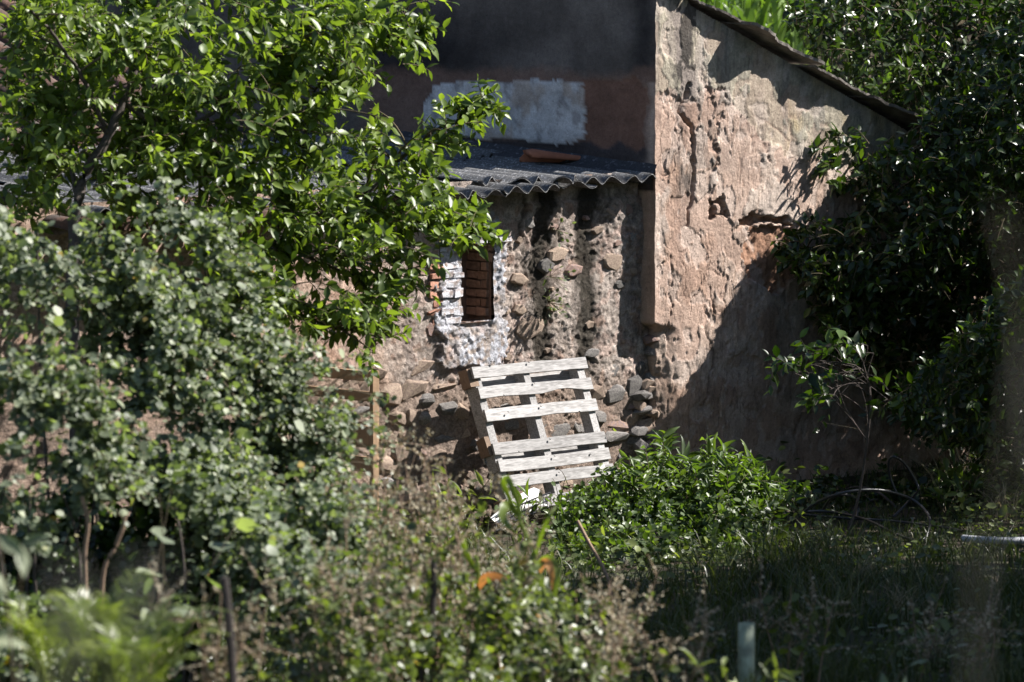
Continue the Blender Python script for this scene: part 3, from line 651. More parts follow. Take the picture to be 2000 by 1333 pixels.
tme = [mesh('roof_tile', *barrel(.09, .075, .42, .014, seed=k, cut=.008), m_tile, True) for k in range(4)]
Mt = Matrix(((K, -K, 0), (K, K, 0), (0, 0, 1))).to_4x4()     # tile x along u, y up the slope (v)
rt_ = random.Random(4)
def put_tile(u, v, z, slope, parent, yaw=0, flip=0):
    o = bpy.data.objects.new('roof_tile', tme[rt_.randrange(4)]); COL.objects.link(o); o.parent = parent
    o.matrix_basis = Matrix.Translation(Vector(W(u, v, z) - wloc(parent))) @ Mt @ Matrix.Rotation(slope, 4, 'X') @ Matrix.Rotation(yaw + rt_.uniform(-.04, .04), 4, 'Z') @ Matrix.Rotation(flip, 4, 'Y')
for k in range(11):                       # old eave tiles poking out below the sheets at the plum tree
    u = -5.35 + k * .19 if k < 6 else -4.2 + (k - 6) * .185
    put_tile(u, -.02 + rt_.uniform(-.03, .03), rz(0) - .075, .1, sroof)
m_up = MB(); a, b = box(W(-4.4, 4.75, 3.2), (K, K, 0), nrm(np.array([-K, K, .42])), nrm(np.array([K * .42, -K * .42, 1.0])), 3.1, 2.0, .02); m_up.add(a, b)
a, b = m_up.out(); uproof = put('upper_roof', a, b, m_tile, shed)
nt_ = 0
for row in range(9):
    for cix in range(26):
        u = -6.9 + cix * .225
        if u > -1.45: continue
        vv_ = 2.95 + row * .36; z = 2.52 + row * .36 * .42 + .03
        put_tile(u, vv_, z + .02, .4, uproof)
a, b = box(W(-4.4, 2.88, 2.1), (K, K, 0), NL, (0, 0, 1), 3.1, .08, .4); put('step_wall', a, b, surf('step_plaster', (0.2, .16, .14)), shed)
# mortar bed along the house wall
fu_ = np.linspace(0, 1, 26); fv_ = np.linspace(-.02, 2.9, 90); A_, B_ = np.meshgrid(fu_, fv_, indexing='ij')
ue = -(.2 + .2 * (fbm(B_ * 4, B_ * 0, 4, 81) - .3)) * (1 - .75 * sst(.5, .0, B_)); uu_m = ue * A_ - .004
hm = rz(B_) + .045 + .075 * (1 - A_) ** 2.5 + .02 * (fbm(uu_m * 14, B_ * 14, 4, 82) - .5) - .06 * sst(.9, 1.0, A_)
put('mortar_bed', W(uu_m, B_, hm).reshape(-1, 3), grid_faces(26, 90), surf('cement', (0.05, 0.05, 0.056), nscale=60, namp=.4, c2=(.14, .14, .15), ramp=(.58, .66), bscale=90, bump=.7), sroof)
# loose broken tile on the roof
lt = P(1086, 322, 36.42)
v, q = barrel(.1, .05, .46, .016, 9, .03, 9)
Rm = np.array(Matrix.Rotation(R(4), 3, 'Y') @ Matrix.Rotation(R(-62), 3, 'Z') @ Matrix.Rotation(R(-14), 3, 'Y'))
v = v @ Rm.T
u_, v_ = UV(lt); lt[2] = rz(v_) + .075
t = thing('loose_roof_tile', 'broken orange terracotta tile lying loose on the dark corrugated roof', 'roof tile', lt)
bpy.data.objects.remove(t)
o = put('loose_roof_tile', v + lt, q, m_tilenew, None, True, origin=lt); tag(o, 'broken orange terracotta tile lying loose on the dark corrugated roof', 'roof tile')

# ------------------------------------------------------------------ pallet
ptl = W(float(on_v(917, 713, V0 - .20)[0]), V0 - .20, 1.085)
ax = nrm(np.array([K, K, -.012])); dwn = nrm(NL * .37 + np.array([0, 0, -.985]) + np.array([K, K, 0]) * .015)
nrmP = nrm(np.cross(dwn, ax)); nrmP = nrmP if nrmP @ NL > 0 else -nrmP
BL = 1.10; PLEN = 1.06
pal = thing('wooden_pallet', 'weathered grey wooden pallet leaning against the rubble wall below the slit window', 'pallet', ptl + dwn * PLEN + ax * BL / 2)
def pl(a, s, n): return ptl + ax * a + dwn * s + nrmP * n
rp = np.random.default_rng(21)
def board(name, a0, a1, s, wd, n, th, mat, wav=0, parent=pal, slope=0., seg=14):
    t = np.linspace(0, 1, seg); e1 = wd / 2 + rp.normal(0, .0015, seg) ; e2 = wd / 2 + rp.normal(0, .0015, seg)
    if wav: e2 = e2 - wav * (np.exp(-((t - .72) / .13) ** 2) * 1.0 - .35 * np.exp(-((t - .93) / .08) ** 2) + .25 * np.sin(t * 9)); e1 = e1 + wav * .25 * np.sin(t * 7)
    bow = rp.normal(0, .004) * np.sin(t * np.pi)
    v = []
    for k in range(seg):
        c = s + slope * (t[k] - .5) + bow[k]; a_ = a0 + (a1 - a0) * t[k] + (0 if 0 < k < seg - 1 else rp.normal(0, .003))
        for (ss, nn) in ((c - e1[k], n), (c + e2[k], n), (c + e2[k], n - th), (c - e1[k], n - th)): v.append(pl(a_, ss, nn))
    q = []
    for k in range(seg - 1):
        for j in range(4): q.append([k * 4 + j, k * 4 + (j + 1) % 4, k * 4 + 4 + (j + 1) % 4, k * 4 + 4 + j])
    q += [[3, 2, 1, 0], [(seg - 1) * 4 + j for j in range(4)]]
    v = np.array(v); c = v.mean(0)
    o = put(name, v, np.array(q), mat, parent, origin=c)
    # give the board its own axes so the grain runs along it
    Mx = Matrix((ax, dwn, nrmP)).transposed(); o.data.transform(Mx.to_4x4().inverted()); o.matrix_basis = o.matrix_basis @ Mx.to_4x4()
    return o
bds = [(.037, .076, 0, .0), (.184, .08, .02, .004), (.339, .083, 0, -.004), (.572, .08, 0, -.006), (.691, .082, 0, -.008), (.804, .08, 0, -.006), (.965, .08, 0, -.004)]
STR = (.045, .515, 1.045)
for s, wd, wv, slp in bds:
    bo = board('deck_board', rp.normal(0, .006), BL + rp.normal(0, .006), s, wd, .02 + rp.normal(0, .002), .02, m_pallet, wv, slope=slp)
    for a in STR:
        for dd in (-.022, .022):
            c = pl(a + rp.normal(0, .006), s + dd, .0225); th = np.arange(6) * np.pi / 3; ring = [c + .008 * (ax * np.cos(x) + dwn * np.sin(x)) for x in th]
            put('nail', np.array(ring + [c + nrmP * .002]), np.array([[6, j, (j + 1) % 6] for j in range(6)]), m_nail, bo, origin=c)
for a in STR:
    v, q = box(pl(a, PLEN / 2, -.048), ax, dwn, nrmP, .03, PLEN / 2 - .005, .0465, .003, rp); o = put('stringer', v, q, m_pallet, pal, origin=v.mean(0))
for s, wd in ((.10, .095), (.60, .1), (.97, .1)):
    board('bottom_board', 0.0, BL, s, wd, -.096, .018, m_pallet)
for s in (.07, .55, .99):
    v, q = box(pl(.012, s, -.05), ax, dwn, nrmP, .04, .065, .044, .003, rp); put('block', v, q, m_palletb, pal, origin=v.mean(0))

# ------------------------------------------------------------------ new pine frame on the left, square to the wall
fu = float(luz(556, 800)[0]) + .03; fz = 1.2
fr = thing('pine_frame', 'new orange pine slatted frame standing beside the rubble wall, half hidden by vines', 'wooden frame', W(fu, V0 - .4, 0))
fv0, fv1 = V0 - .06, V0 - .84
def fbox(name, va, vb, za, zb, hu, du=0):
    c = W(fu + du, (va + vb) / 2, (za + zb) / 2); v, q = box(c, (-K, K, 0), (K, K, 0), (0, 0, 1), abs(va - vb) / 2, hu, (zb - za) / 2, .0015, rp); put(name, v, q, m_pine, fr, origin=c)
fbox('post', fv1, fv1 + .035, -.1, fz, .026); fbox('post', fv0 - .035, fv0, -.1, fz, .026)
for za, zb in ((fz - .07, fz - .004), (fz - .2, fz - .135), (fz - .5, fz - .36), (fz - .66, fz - .56), (fz - .9, fz - .8)):
    fbox('slat', fv1 + .038, fv0 - .038, za, zb, .012, -.012)

# ------------------------------------------------------------------ odds and ends near the pallet
pn = [P(958, 1012, 34.2), P(1054, 948, 34.5), P(1070, 978, 34.28), P(985, 1036, 34.0)]
v = []; q = []
N1, N2 = 9, 6
for i in range(N1):
    for j in range(N2):
        s_, t_ = i / (N1 - 1), j / (N2 - 1)
        p = (pn[0] * (1 - s_) + pn[1] * s_) * (1 - t_) + (pn[3] * (1 - s_) + pn[2] * s_) * t_
        v.append(p + np.array([0, -.02, .03]) * math.sin(s_ * 3.1) + np.array([0, 0, -.03]) * (max(0, s_ - .85) / .15) ** 2)
v = np.array(v); q = grid_faces(N1, N2); n = len(v); idx = np.arange(n).reshape(N1, N2)
loop = list(idx[:, 0]) + list(idx[-1, 1:]) + list(idx[-2::-1, -1]) + list(idx[0, -2:0:-1])
rim = np.array([[a, b, b + n, a + n] for a, b in zip(loop, loop[1:] + loop[:1])])
o = put('metal_panel', np.vstack([v, v + np.array([.006, .006, -.012])]), np.vstack([q, q[:, ::-1] + n, rim]), m_white, None, True, origin=v.mean(0)); tag(o, 'bent white metal panel lying against the foot of the pallet', 'panel')
wr = thing('wire_rack', 'dark wire rack lying in the weeds under the bent white panel', 'wire rack', P(1020, 1040, 34.0))
for k in range(3):
    a, b = P(968, 1012 + k * 13, 34.0 - k * .05), P(1075, 962 + k * 14, 34.2 - k * .05)
    v, q = tubes(smoothpath([a, (a + b) / 2 + np.array([0, 0, .01]), b], 8), np.full(8, .006), 5); put('rail', v, q, m_hose, wr)
for k in range(16):
    t_ = k / 15; a = P(968 + 107 * t_, 1012 - 50 * t_, 34.0 + .2 * t_); b = P(970 + 107 * t_, 1040 - 50 * t_, 33.9 + .2 * t_)
    v, q = tubes(np.array([a, (a + b) / 2, b]), np.full(3, .003), 4); put('wire', v, q, m_hose, wr)
# irrigation hose loops
def curve_thing(name, pts, rad, mat, label, cat, ns=7, n=60, group=None):
    v, q = tubes(smoothpath(pts, n), np.full(n, rad), ns); o = put(name, v, q, mat, None, True, origin=np.mean(pts, 0)); return tag(o, label, cat, group)
H_ = lambda *a: [P(*x) for x in a]
def HG(*a):
    """points lying dz above the ground on the sight lines"""
    out = []
    for px, py, dz in a:
        d = 36.0
        for _ in range(30):
            X = P(px, py, d); d += (float(gz(X[0], X[1])) + dz - X[2]) / -.115 * .5
        out.append(P(px, py, d))
    return out
curve_thing('hose', HG((1560, 1012, .1), (1590, 985, .2), (1650, 962, .3), (1720, 958, .3), (1780, 975, .22), (1812, 1005, .15), (1815, 1032, .1), (1800, 1055, .07), (1760, 1048, .05), (1690, 1015, .08), (1620, 1000, .1), (1570, 1000, .1)), .01, m_hose, 'black irrigation hose in a wide low loop on the shaded ground by the wall', 'hose', group='loops of irrigation hose')
curve_thing('hose', HG((1605, 1000, .06), (1622, 975, .2), (1645, 966, .24), (1668, 972, .2), (1676, 992, .12), (1672, 1015, .05)), .01, m_hose, 'short arched piece of hose inside the wide loop', 'hose', group='loops of irrigation hose')
curve_thing('hose', HG((1752, 965, .22), (1738, 930, .34), (1736, 900, .45), (1748, 893, .48), (1768, 908, .42), (1788, 940, .3), (1793, 958, .24), (1770, 985, .14), (1745, 1010, .06)), .009, m_hose, 'hose end rising in a tall narrow loop above the others', 'hose', group='loops of irrigation hose')
curve_thing('hose', HG((1560, 1005, .06), (1640, 1012, .06), (1740, 1018, .06), (1840, 1030, .06), (1880, 1038, .06)), .009, m_hose, 'straight length of black hose lying in grass between the loops', 'hose', group='loops of irrigation hose')
curve_thing('pipe', HG((1880, 1052, .13), (1940, 1056, .13), (2010, 1056, .13), (2080, 1050, .13)), .024, m_pipe, 'pale grey plastic pipe lying on the grass at the right edge', 'pipe', n=20)
# stakes, stick and plant guard
def post(px, y0, y1, d, rad, label, lean=0):
    top = P(px, y0, d); b = P(px + lean, y1, d); b2 = b + nrm(b - top) * .6
    pts = np.array([top + (b2 - top) * t_ + np.array([.004 * math.sin(t_ * 9), 0, 0]) for t_ in np.linspace(0, 1, 8)])
    v, q = tubes(pts, np.full(8, rad) * np.linspace(.9, 1.1, 8), 7)
    v = np.vstack([v, top + np.array([0, 0, .004])]); cap = np.array([[len(v) - 1, (j + 1) % 7, j] for j in range(7)])
    me = put('fence_stake', v, [q, cap], m_post, None, origin=b2); return tag(me, label, 'stake', 'old wooden stakes among the weeds')
post(847, 1093, 1240, 24.5, .017, 'dark wooden stake among the dry weeds left of the corn plants', -4)
post(438, 1128, 1330, 22.0, .02, 'dark wooden stake standing at the foot of the big vine thicket', 18)
curve_thing('bare_stick', H_((1128, 1018, 31), (1150, 1060, 30.9), (1172, 1098, 30.8), (1190, 1140, 30.7), (1200, 1200, 30.6), (1203, 1290, 30.5)), .011, m_cane, 'bare reddish stick leaning in front of the dark undergrowth', 'stick', n=20)
c0 = P(1458, 1218, 25.0); zg = float(gz(c0[0], c0[1])); hh = max(.25, c0[2] - zg + .05)
th = np.arange(14) * 2 * np.pi / 14; rg_ = np.stack([np.cos(th), np.sin(th), 0 * th], -1)
v = np.vstack([c0 + rg_ * .041, c0 + rg_ * .041 * 1 + np.array([0, 0, -hh]), c0 + rg_ * .037 + np.array([0, 0, -hh]), c0 + rg_ * .037])
q = []
for a in range(4):
    for j in range(14): q.append([a * 14 + j, a * 14 + (j + 1) % 14, ((a + 1) % 4) * 14 + (j + 1) % 14, ((a + 1) % 4) * 14 + j])
o = put('plant_guard', v, np.array(q)[:, ::-1], m_tube, None, True, origin=c0 - np.array([0, 0, hh])); tag(o, 'pale green plastic plant guard tube standing in the dark grass', 'plant guard')

exec_plants = True
# ------------------------------------------------------------------ foliage machinery
LT_OVATE = (np.array([[0, 0, 0], [-.30, .28, .05], [0, .28, -.03], [.30, .28, .05], [-.36, .55, .04], [0, .56, -.03], [.36, .55, .04], [-.2, .82, -.01], [0, .82, -.06], [.2, .82, -.01], [0, 1.08, -.14]]) * np.array([.66, 1, 1]),
            np.array([[1, 4, 5, 2], [2, 5, 6, 3], [4, 7, 8, 5], [5, 8, 9, 6]]), np.array([[0, 1, 2], [0, 2, 3], [7, 10, 8], [8, 10, 9]]))
LT_LANCE = (LT_OVATE[0] * np.array([.62, 1, 1.4]), LT_OVATE[1], LT_OVATE[2])
LT_SMALL = (np.array([[0, 0, 0], [-.3, .3, .06], [-.3, .7, .04], [0, 1, -.06], [.3, .7, .04], [.3, .3, .06]]), np.array([[0, 1, 2, 3], [0, 3, 4, 5]]), np.zeros((0, 3), int))
LT_ROUND = (LT_SMALL[0] * np.array([1.45, 1, 1]), LT_SMALL[1], LT_SMALL[2])
LT_LONG = (np.array([[-.03, 0, 0], [.03, 0, 0], [-.06, .35, .04], [.06, .35, .04], [-.05, .7, 0], [.05, .7, 0], [0, 1, -.1]]), np.array([[0, 1, 3, 2], [2, 3, 5, 4]]), np.array([[4, 5, 6]]))
def leaf_arrays(pos, dr, up, size, tmpl):
    dr = nrm(dr); side = nrm(np.cross(dr, up)); n_ = np.cross(side, dr)
    T = tmpl[0]
    v = pos[:, None] + size[:, None, None] * (side[:, None] * T[None, :, 0:1] + dr[:, None] * T[None, :, 1:2] + n_[:, None] * T[None, :, 2:3])
    nT = len(T); off = (np.arange(len(pos)) * nT)[:, None, None]
    fs = [(tmpl[1][None] + off).reshape(-1, 4)]
    if len(tmpl[2]): fs.append((tmpl[2][None] + off).reshape(-1, 3))
    return v.reshape(-1, 3), fs, nT
_variants = {}
def leaf_variants(tmpl, mat):
    key = (id(tmpl), mat.name)
    if key not in _variants:
        _variants[key] = [mesh('leaf', tmpl[0], [tmpl[1]] + ([tmpl[2]] if len(tmpl[2]) else []), mat, True, {'tint': np.full(len(tmpl[0]), t_)}) for t_ in (.1, .25, .4, .5, .6, .75, .9)]
    return _variants[key]
def foliage(parent, pos, dr, up, size, tmpl, mat, rng, singles=0, tint=None, name='foliage', smooth=True):
    tint = rng.beta(2.2, 2.6, len(pos)) if tint is None else tint
    idx = np.arange(len(pos))
    if singles:
        px, py = proj(pos); vis = (px > -20) & (px < 2020) & (py > -20) & (py < 1350)
        n_ = np.cross(nrm(np.cross(dr, up)), dr); face = np.abs(nrm(n_)[:, 1])
        score = np.where(vis, size * (.4 + face) / (pos[:, 1] + 36) * (1 + .8 * rng.random(len(pos))), -1)
        order = np.argsort(-score)[:singles]; base = wloc(parent); var = leaf_variants(tmpl, mat)
        d_ = nrm(dr); s_ = nrm(np.cross(d_, up)); nn = np.cross(s_, d_)
        for i in order:
            if score[i] < 0: continue
            o = bpy.data.objects.new('leaf', var[min(6, int(tint[i] * 7))]); COL.objects.link(o); o.parent = parent
            sc = size[i]; p = pos[i] - base
            o.matrix_basis = Matrix(((s_[i, 0] * sc, d_[i, 0] * sc, nn[i, 0] * sc, p[0]), (s_[i, 1] * sc, d_[i, 1] * sc, nn[i, 1] * sc, p[1]), (s_[i, 2] * sc, d_[i, 2] * sc, nn[i, 2] * sc, p[2]), (0, 0, 0, 1)))
        idx = np.setdiff1d(idx, order)
    v, fs, nT = leaf_arrays(pos[idx], dr[idx], up[idx], size[idx], tmpl)
    return put(name, v, fs, mat, parent, smooth, {'tint': np.repeat(tint[idx], nT)}, kind='stuff')
def twig_leaves(S, D, L, m, rng, leaf, droop=.25, spread=.9, hang=.35):
    """leaves set alternately along N twigs; returns leaf arrays and the twig paths"""
    N = len(S); D = nrm(D); t = np.linspace(.12, 1.0, m)[None] + rng.normal(0, .03, (N, m))
    ref = nrm(rng.normal(size=(N, 3))); a = nrm(np.cross(D, ref)); b = np.cross(D, a)
    ang = np.arange(m)[None] * 2.4 + rng.random((N, 1)) * 6.3 + rng.normal(0, .4, (N, m))
    g_ = np.array([0, 0, -1.0])
    pos = S[:, None] + D[:, None] * (L[:, None] * t)[..., None] + g_ * (droop * L[:, None] * t ** 2)[..., None]
    rad = a[:, None] * np.cos(ang)[..., None] + b[:, None] * np.sin(ang)[..., None]
    dr = nrm(D[:, None] * .55 + rad * spread + g_ * hang + rng.normal(0, .25, (N, m, 3)))
    up = nrm(np.array([.15, -.25, .8]) + rng.normal(0, .55, (N, m, 3)))
    size = leaf * np.exp(rng.normal(0, .2, (N, m))) * (1 - .35 * np.clip(t - .6, 0, 1))
    tk_ = np.linspace(0, 1, 5); paths = S[:, None] + D[:, None] * (L[:, None] * tk_)[..., None] + g_ * (droop * L[:, None] * tk_ ** 2)[..., None]
    r3 = lambda x: x.reshape(-1, 3)
    return r3(pos), r3(dr), r3(up), size.ravel(), paths
def sample_poly(poly, n, rng):
    p = np.array(poly, float); out = np.zeros((0, 2))
    while len(out) < n:
        q = rng.uniform(p.min(0), p.max(0), (n * 3, 2)); out = np.vstack([out, q[inpoly(q[:, 0], q[:, 1], poly)]])
    return out[:n]
def branch_paths(starts, ends, rng, n=7, sag=.06):
    t = np.linspace(0, 1, n)[None, :, None]; mid = (starts + ends) / 2 + rng.normal(0, 1, starts.shape) * np.linalg.norm(ends - starts, axis=1)[:, None] * .1 + np.array([0, 0, sag])
    return starts[:, None] * (1 - t) ** 2 + 2 * mid[:, None] * t * (1 - t) + ends[:, None] * t ** 2

# ------------------------------------------------------------------ plum tree, left
rng = np.random.default_rng(11)
plb = P(140, 640, 30.6); plb[2] = float(gz(plb[0], plb[1]))
plum = thing('plum_tree', 'plum tree with glossy bright green leaves and green plums before the shed', 'tree', plb)
mains = [([(140, 620, 30.6), (148, 430, 30.7), (165, 350, 30.8), (212, 262, 30.9), (245, 190, 31.0), (268, 130, 31.1), (300, 40, 31.3), (330, -120, 31.5)], .040, .014),
         ([(208, 265, 30.9), (190, 215, 30.8), (168, 165, 30.7), (120, 90, 30.5), (60, 20, 30.3)], .017, .008),
         ([(152, 400, 30.8), (142, 340, 31.0), (135, 290, 31.2), (90, 200, 31.3), (20, 120, 31.4)], .018, .008),
         ([(150, 520, 30.7), (280, 580, 30.9), (415, 545, 31.2), (490, 502, 31.5), (585, 438, 31.8), (690, 398, 32.0), (760, 330, 32.2), (830, 270, 32.4), (900, 225, 32.5), (940, 190, 32.5)], .030, .006),
         ([(250, 585, 31.0), (440, 578, 31.2), (500, 592, 31.4), (560, 605, 31.7), (650, 640, 31.8), (760, 660, 32.0)], .016, .006),
         ([(500, 500, 31.5), (560, 488, 31.7), (640, 520, 32.0), (720, 545, 32.2), (820, 520, 32.4)], .014, .005),
         ([(240, 200, 31.0), (340, 260, 31.2), (440, 200, 31.4), (520, 130, 31.5), (590, 60, 31.7), (640, -30, 31.8)], .016, .007),
         ([(585, 440, 31.8), (590, 330, 31.9), (600, 230, 31.9), (640, 140, 32.0), (740, 70, 32.1), (820, 60, 32.2)], .013, .005),
         ([(545, 450, 31.7), (546, 380, 31.6), (540, 300, 31.5), (545, 220, 31.5)], .007, .004),
         ([(690, 398, 32.0), (780, 420, 32.2), (860, 430, 32.4), (930, 440, 32.5)], .011, .004)]
mb = MB(); mpts = []
for pts, r0, r1 in mains:
    p = smoothpath([P(*x) for x in pts], 30); p[1:-1] += rng.normal(0, .006, (28, 3)); rr = np.linspace(r0, r1, 30)
    v, q = tubes(p, rr, 7); mb.add(v, q); mpts.append(p)
low_ = np.array([plb - np.array([.05, 0, .1]), plb * .5 + mpts[0][0] * .5 + np.array([.03, 0, 0]), mpts[0][0]]); v, q = tubes(smoothpath(low_, 8), np.linspace(.06, .041, 8), 8); mb.add(v, q)
v, q = mb.out(); put('trunk', v, q, m_bark, plum, True)
allm = np.vstack(mpts)
polyA = [(0, -60), (570, -60), (640, 10), (700, -30), (800, -10), (845, 55), (800, 120), (735, 150), (700, 190), (770, 240), (700, 300), (800, 300), (850, 215), (935, 165), (960, 220), (900, 285), (860, 330), (930, 390), (945, 470), (890, 500), (830, 545), (800, 600), (840, 680), (760, 710), (640, 690), (560, 640), (440, 620), (380, 520), (300, 430), (0, 420)]
NS = 150
e2 = sample_poly(polyA, NS, rng); ends = P(e2[:, 0], e2[:, 1], 31.2 + 1.0 * (e2[:, 0] / 1000) + rng.normal(0, .45, NS))
dd = np.linalg.norm(ends[:, None] - allm[None], axis=2); near = allm[dd.argmin(1)]
bp_ = branch_paths(near, ends, rng, 9)
mb = MB(); v, q = tubes(bp_, np.linspace(.008, .003, 9)[None].repeat(NS, 0), 5); mb.add(v, q)
# twigs on the branches and through the crown
pick = rng.integers(0, NS, 820); tt = rng.integers(3, 9, 820); S1 = bp_[pick, tt]
e3 = np.vstack([sample_poly(polyA, 640, rng), sample_poly([(0, -40), (430, -40), (450, 420), (0, 430)], 260, rng)]); S2 = P(e3[:, 0], e3[:, 1], 31.1 + 1.0 * (e3[:, 0] / 1000) + rng.normal(0, .5, 900))
S = np.vstack([S1, S2]); D = nrm(np.array([.45, -.1, .25]) + rng.normal(0, .6, (len(S), 3))); Ln = rng.uniform(.12, .3, len(S))
px, py = proj(S + D * Ln[:, None] * .8); ok = inpoly(px, py, polyA) | (rng.random(len(S)) < .12); ok &= fbm(px / 75, py / 75, 3, 5) > np.where(px < 430, .31, np.where(py > 360, .42, .37)); ok &= ~((dline(px, py, [(150, 420), (165, 350), (212, 262), (245, 190), (268, 130)]) < 38) & (rng.random(len(S)) < .7)); S, D, Ln = S[ok], D[ok], Ln[ok]
S3 = np.vstack([m_[6:][rng.integers(0, 24, 26)] for m_ in mpts[3:]] + [mpts[3][-9:]] * 3 + [mpts[9][-8:]] * 2 + [mpts[7][-8:]] * 2); S = np.vstack([S, S3]); D = np.vstack([D, nrm(np.array([.5, -.15, .2]) + rng.normal(0, .5, S3.shape))]); Ln = np.concatenate([Ln, rng.uniform(.1, .22, len(S3))])
pos, dr, up, size, tp = twig_leaves(S, D, Ln, 10, rng, .082)
v, q = tubes(tp, np.linspace(.0035, .0015, 5)[None].repeat(len(tp), 0), 4); mb.add(v, q)
v, q = mb.out(); put('branches', v, q, m_twig, plum, True, kind='stuff')
foliage(plum, pos, dr, up, size, LT_OVATE, lf_plum, rng, 300)
sph = bmesh.new(); bmesh.ops.create_icosphere(sph, subdivisions=2, radius=1); pme = bpy.data.meshes.new('plum'); sph.to_mesh(pme); sph.free(); pme.materials.append(m_plum)
for p_ in pme.polygons: p_.use_smooth = True
for (a, b, c) in ((446, 505, 31.2), (462, 500, 31.2), (487, 580, 31.3), (509, 582, 31.4), (655, 455, 31.9), (688, 626, 31.9), (890, 276, 32.4), (655, 270, 31.8), (410, 332, 31.2), (425, 358, 31.2), (548, 590, 31.5), (700, 610, 32)):
    o = bpy.data.objects.new('plum', pme); COL.objects.link(o); o.parent = plum; o.location = Vector(P(a, b, c - .25) - plb); o.scale = (.021, .021, .024)

# ------------------------------------------------------------------ right tree; nothing of it may shade the sunlit wall and the pallet
def lit_keep(pos, edge, zmax=9):
    """False where a leaf's shadow would fall on the part of the walls that the photo shows in the sun"""
    u, v = UV(pos); su, sv = UV(SUN + np.array([1.0, 0, 0])) ; t = v / -sv * -1.0
    t = (v - 0.0) / sv                        # steps back along the light to plane v = 0
    us_, zs_ = u - su * t, pos[:, 2] - SUN[2] * t
    ex = np.interp(zs_, edge[:, 1], edge[:, 0]); t2 = (pos[:, 2] - .25) / SUN[2]; lx, ly = pos[:, 0] - SUN[0] * t2, pos[:, 1] - SUN[1] * t2
    return (v > .05) | np.where(zs_ > -.15, us_ > ex, lx > np.interp(ly, [-12, -8, -5, -3.6, -2.4, -1.5, -.5], [.25, .25, .5, .9, 1.5, 1.9, 2.2]))
edge_px = [(1230, 1040), (1290, 880), (1300, 830), (1345, 760), (1400, 690), (1440, 560), (1480, 500), (1560, 470), (1605, 410), (1650, 380), (1690, 330), (1720, 280), (1800, 260)]
eu, ez = on_v(np.array([a for a, _ in edge_px]), np.array([b for _, b in edge_px]), 0.0)
o_ = np.argsort(ez); EDGE = np.stack([eu[o_], ez[o_]], 1)
EDGE = np.vstack([[EDGE[0, 0] + .05, -3.5], EDGE, [EDGE[-1, 0] + .5, 3.2], [EDGE[-1, 0] + 3, 5.0]])
rng = np.random.default_rng(12)
rb0 = np.array([5.3, 1.2, 0.03]); rtree = thing('dark_tree', 'dark glossy-leaved tree in shade covering the right end of the house', 'tree', rb0)
polyR = [(1545, -80), (1535, 30), (1565, 110), (1650, 165), (1755, 235), (1690, 250), (1612, 275), (1620, 350), (1680, 390), (1640, 450), (1545, 470), (1560, 520), (1640, 570), (1635, 680), (1700, 770), (1800, 850), (1900, 880), (2120, 930), (2120, -80)]
mb = MB()
tr_m = []
for pts, r0, r1 in (([rb0, rb0 + [-.05, 0, 1.2], rb0 + [.05, .1, 2.4], rb0 + [.1, .2, 3.7]], .12, .04), ([rb0 + [-.05, 0, 1.0], rb0 + [-.5, .2, 1.7], rb0 + [-.9, .5, 2.2], P(1830, 330, 38.4)], .035, .008), ([rb0 + [0, 0, 1.9], rb0 + [-.3, .6, 2.9], P(1880, 60, 38.9), P(1760, 20, 39.0)], .03, .006),
                    ([rb0 + [0, 0, 1.3], rb0 + [.8, -.6, 2.6], rb0 + [1.6, -1, 3.6]], .07, .02), ([rb0 + [-.05, 0, .8], rb0 + [-.6, .1, 1.1], P(1900, 560, 37.6), P(1800, 510, 37.6)], .022, .005), ([rb0 + [0, 0, 1.5], rb0 + [.6, .8, 2.8], rb0 + [1.2, 1.4, 4.0]], .07, .02)):
    p = smoothpath(pts, 20); v, q = tubes(p, np.linspace(r0, r1, 20), 7); mb.add(v, q); tr_m.append(p)
v, q = mb.out(); put('trunk', v, q, m_bark, rtree, True)
trm = np.vstack(tr_m)
n1 = 16000; e1 = sample_poly(polyR, n1, rng); S1 = P(e1[:, 0], e1[:, 1], rng.uniform(34.6, 39.5, n1))
n2 = 6500; S2 = np.stack([rng.uniform(2.6, 10, n2), rng.uniform(-3.4, 3.9, n2), rng.uniform(.9, 6.2, n2)], -1)
cen = np.array([6.0, .3, 3.1]); S2 = S2[(((S2 - cen) / np.array([4.0, 3.4, 3.0])) ** 2).sum(1) < 1]
S = np.vstack([S1, S2]); D = nrm(np.array([-.25, -.25, .1]) + rng.normal(0, .6, (len(S), 3))); Ln = rng.uniform(.15, .34, len(S))
def free(X):
    u, v = UV(X); return (v < -.05) | (u > 6.4) | (X[:, 2] > 3.72 - .411 * u)
E_ = S + D * Ln[:, None]; px, py = proj(E_)
ok = (px > 2000) | inpoly(px, py, polyR) | (py < -40); ok &= free(S) & free(E_) & lit_keep(S + D * Ln[:, None] * .5, EDGE) & lit_keep(S, EDGE)
def spur(poly, n, vlo, vhi, test=True):
    e = sample_poly(poly, n, rng); vv = rng.uniform(vlo, vhi, n); u, z = on_v(e[:, 0], e[:, 1], vv); X = W(u, vv, z)
    return X[lit_keep(X, EDGE)] if test else X
X1 = spur([(1535, 472), (1570, 435), (1660, 440), (1720, 560), (1700, 690), (1640, 680), (1625, 570), (1560, 525)], 300, -.75, -.12)
X2 = spur([(1608, 272), (1690, 255), (1770, 330), (1720, 450), (1640, 450), (1690, 395), (1618, 352)], 34, -.16, -.07, False)
XS = np.vstack([X1, X2]); S = np.vstack([S, XS]); D = np.vstack([D, nrm(np.array([-.75, -.35, .25]) + rng.normal(0, .4, XS.shape))]); Ln = np.concatenate([Ln, rng.uniform(.1, .2, len(XS))])
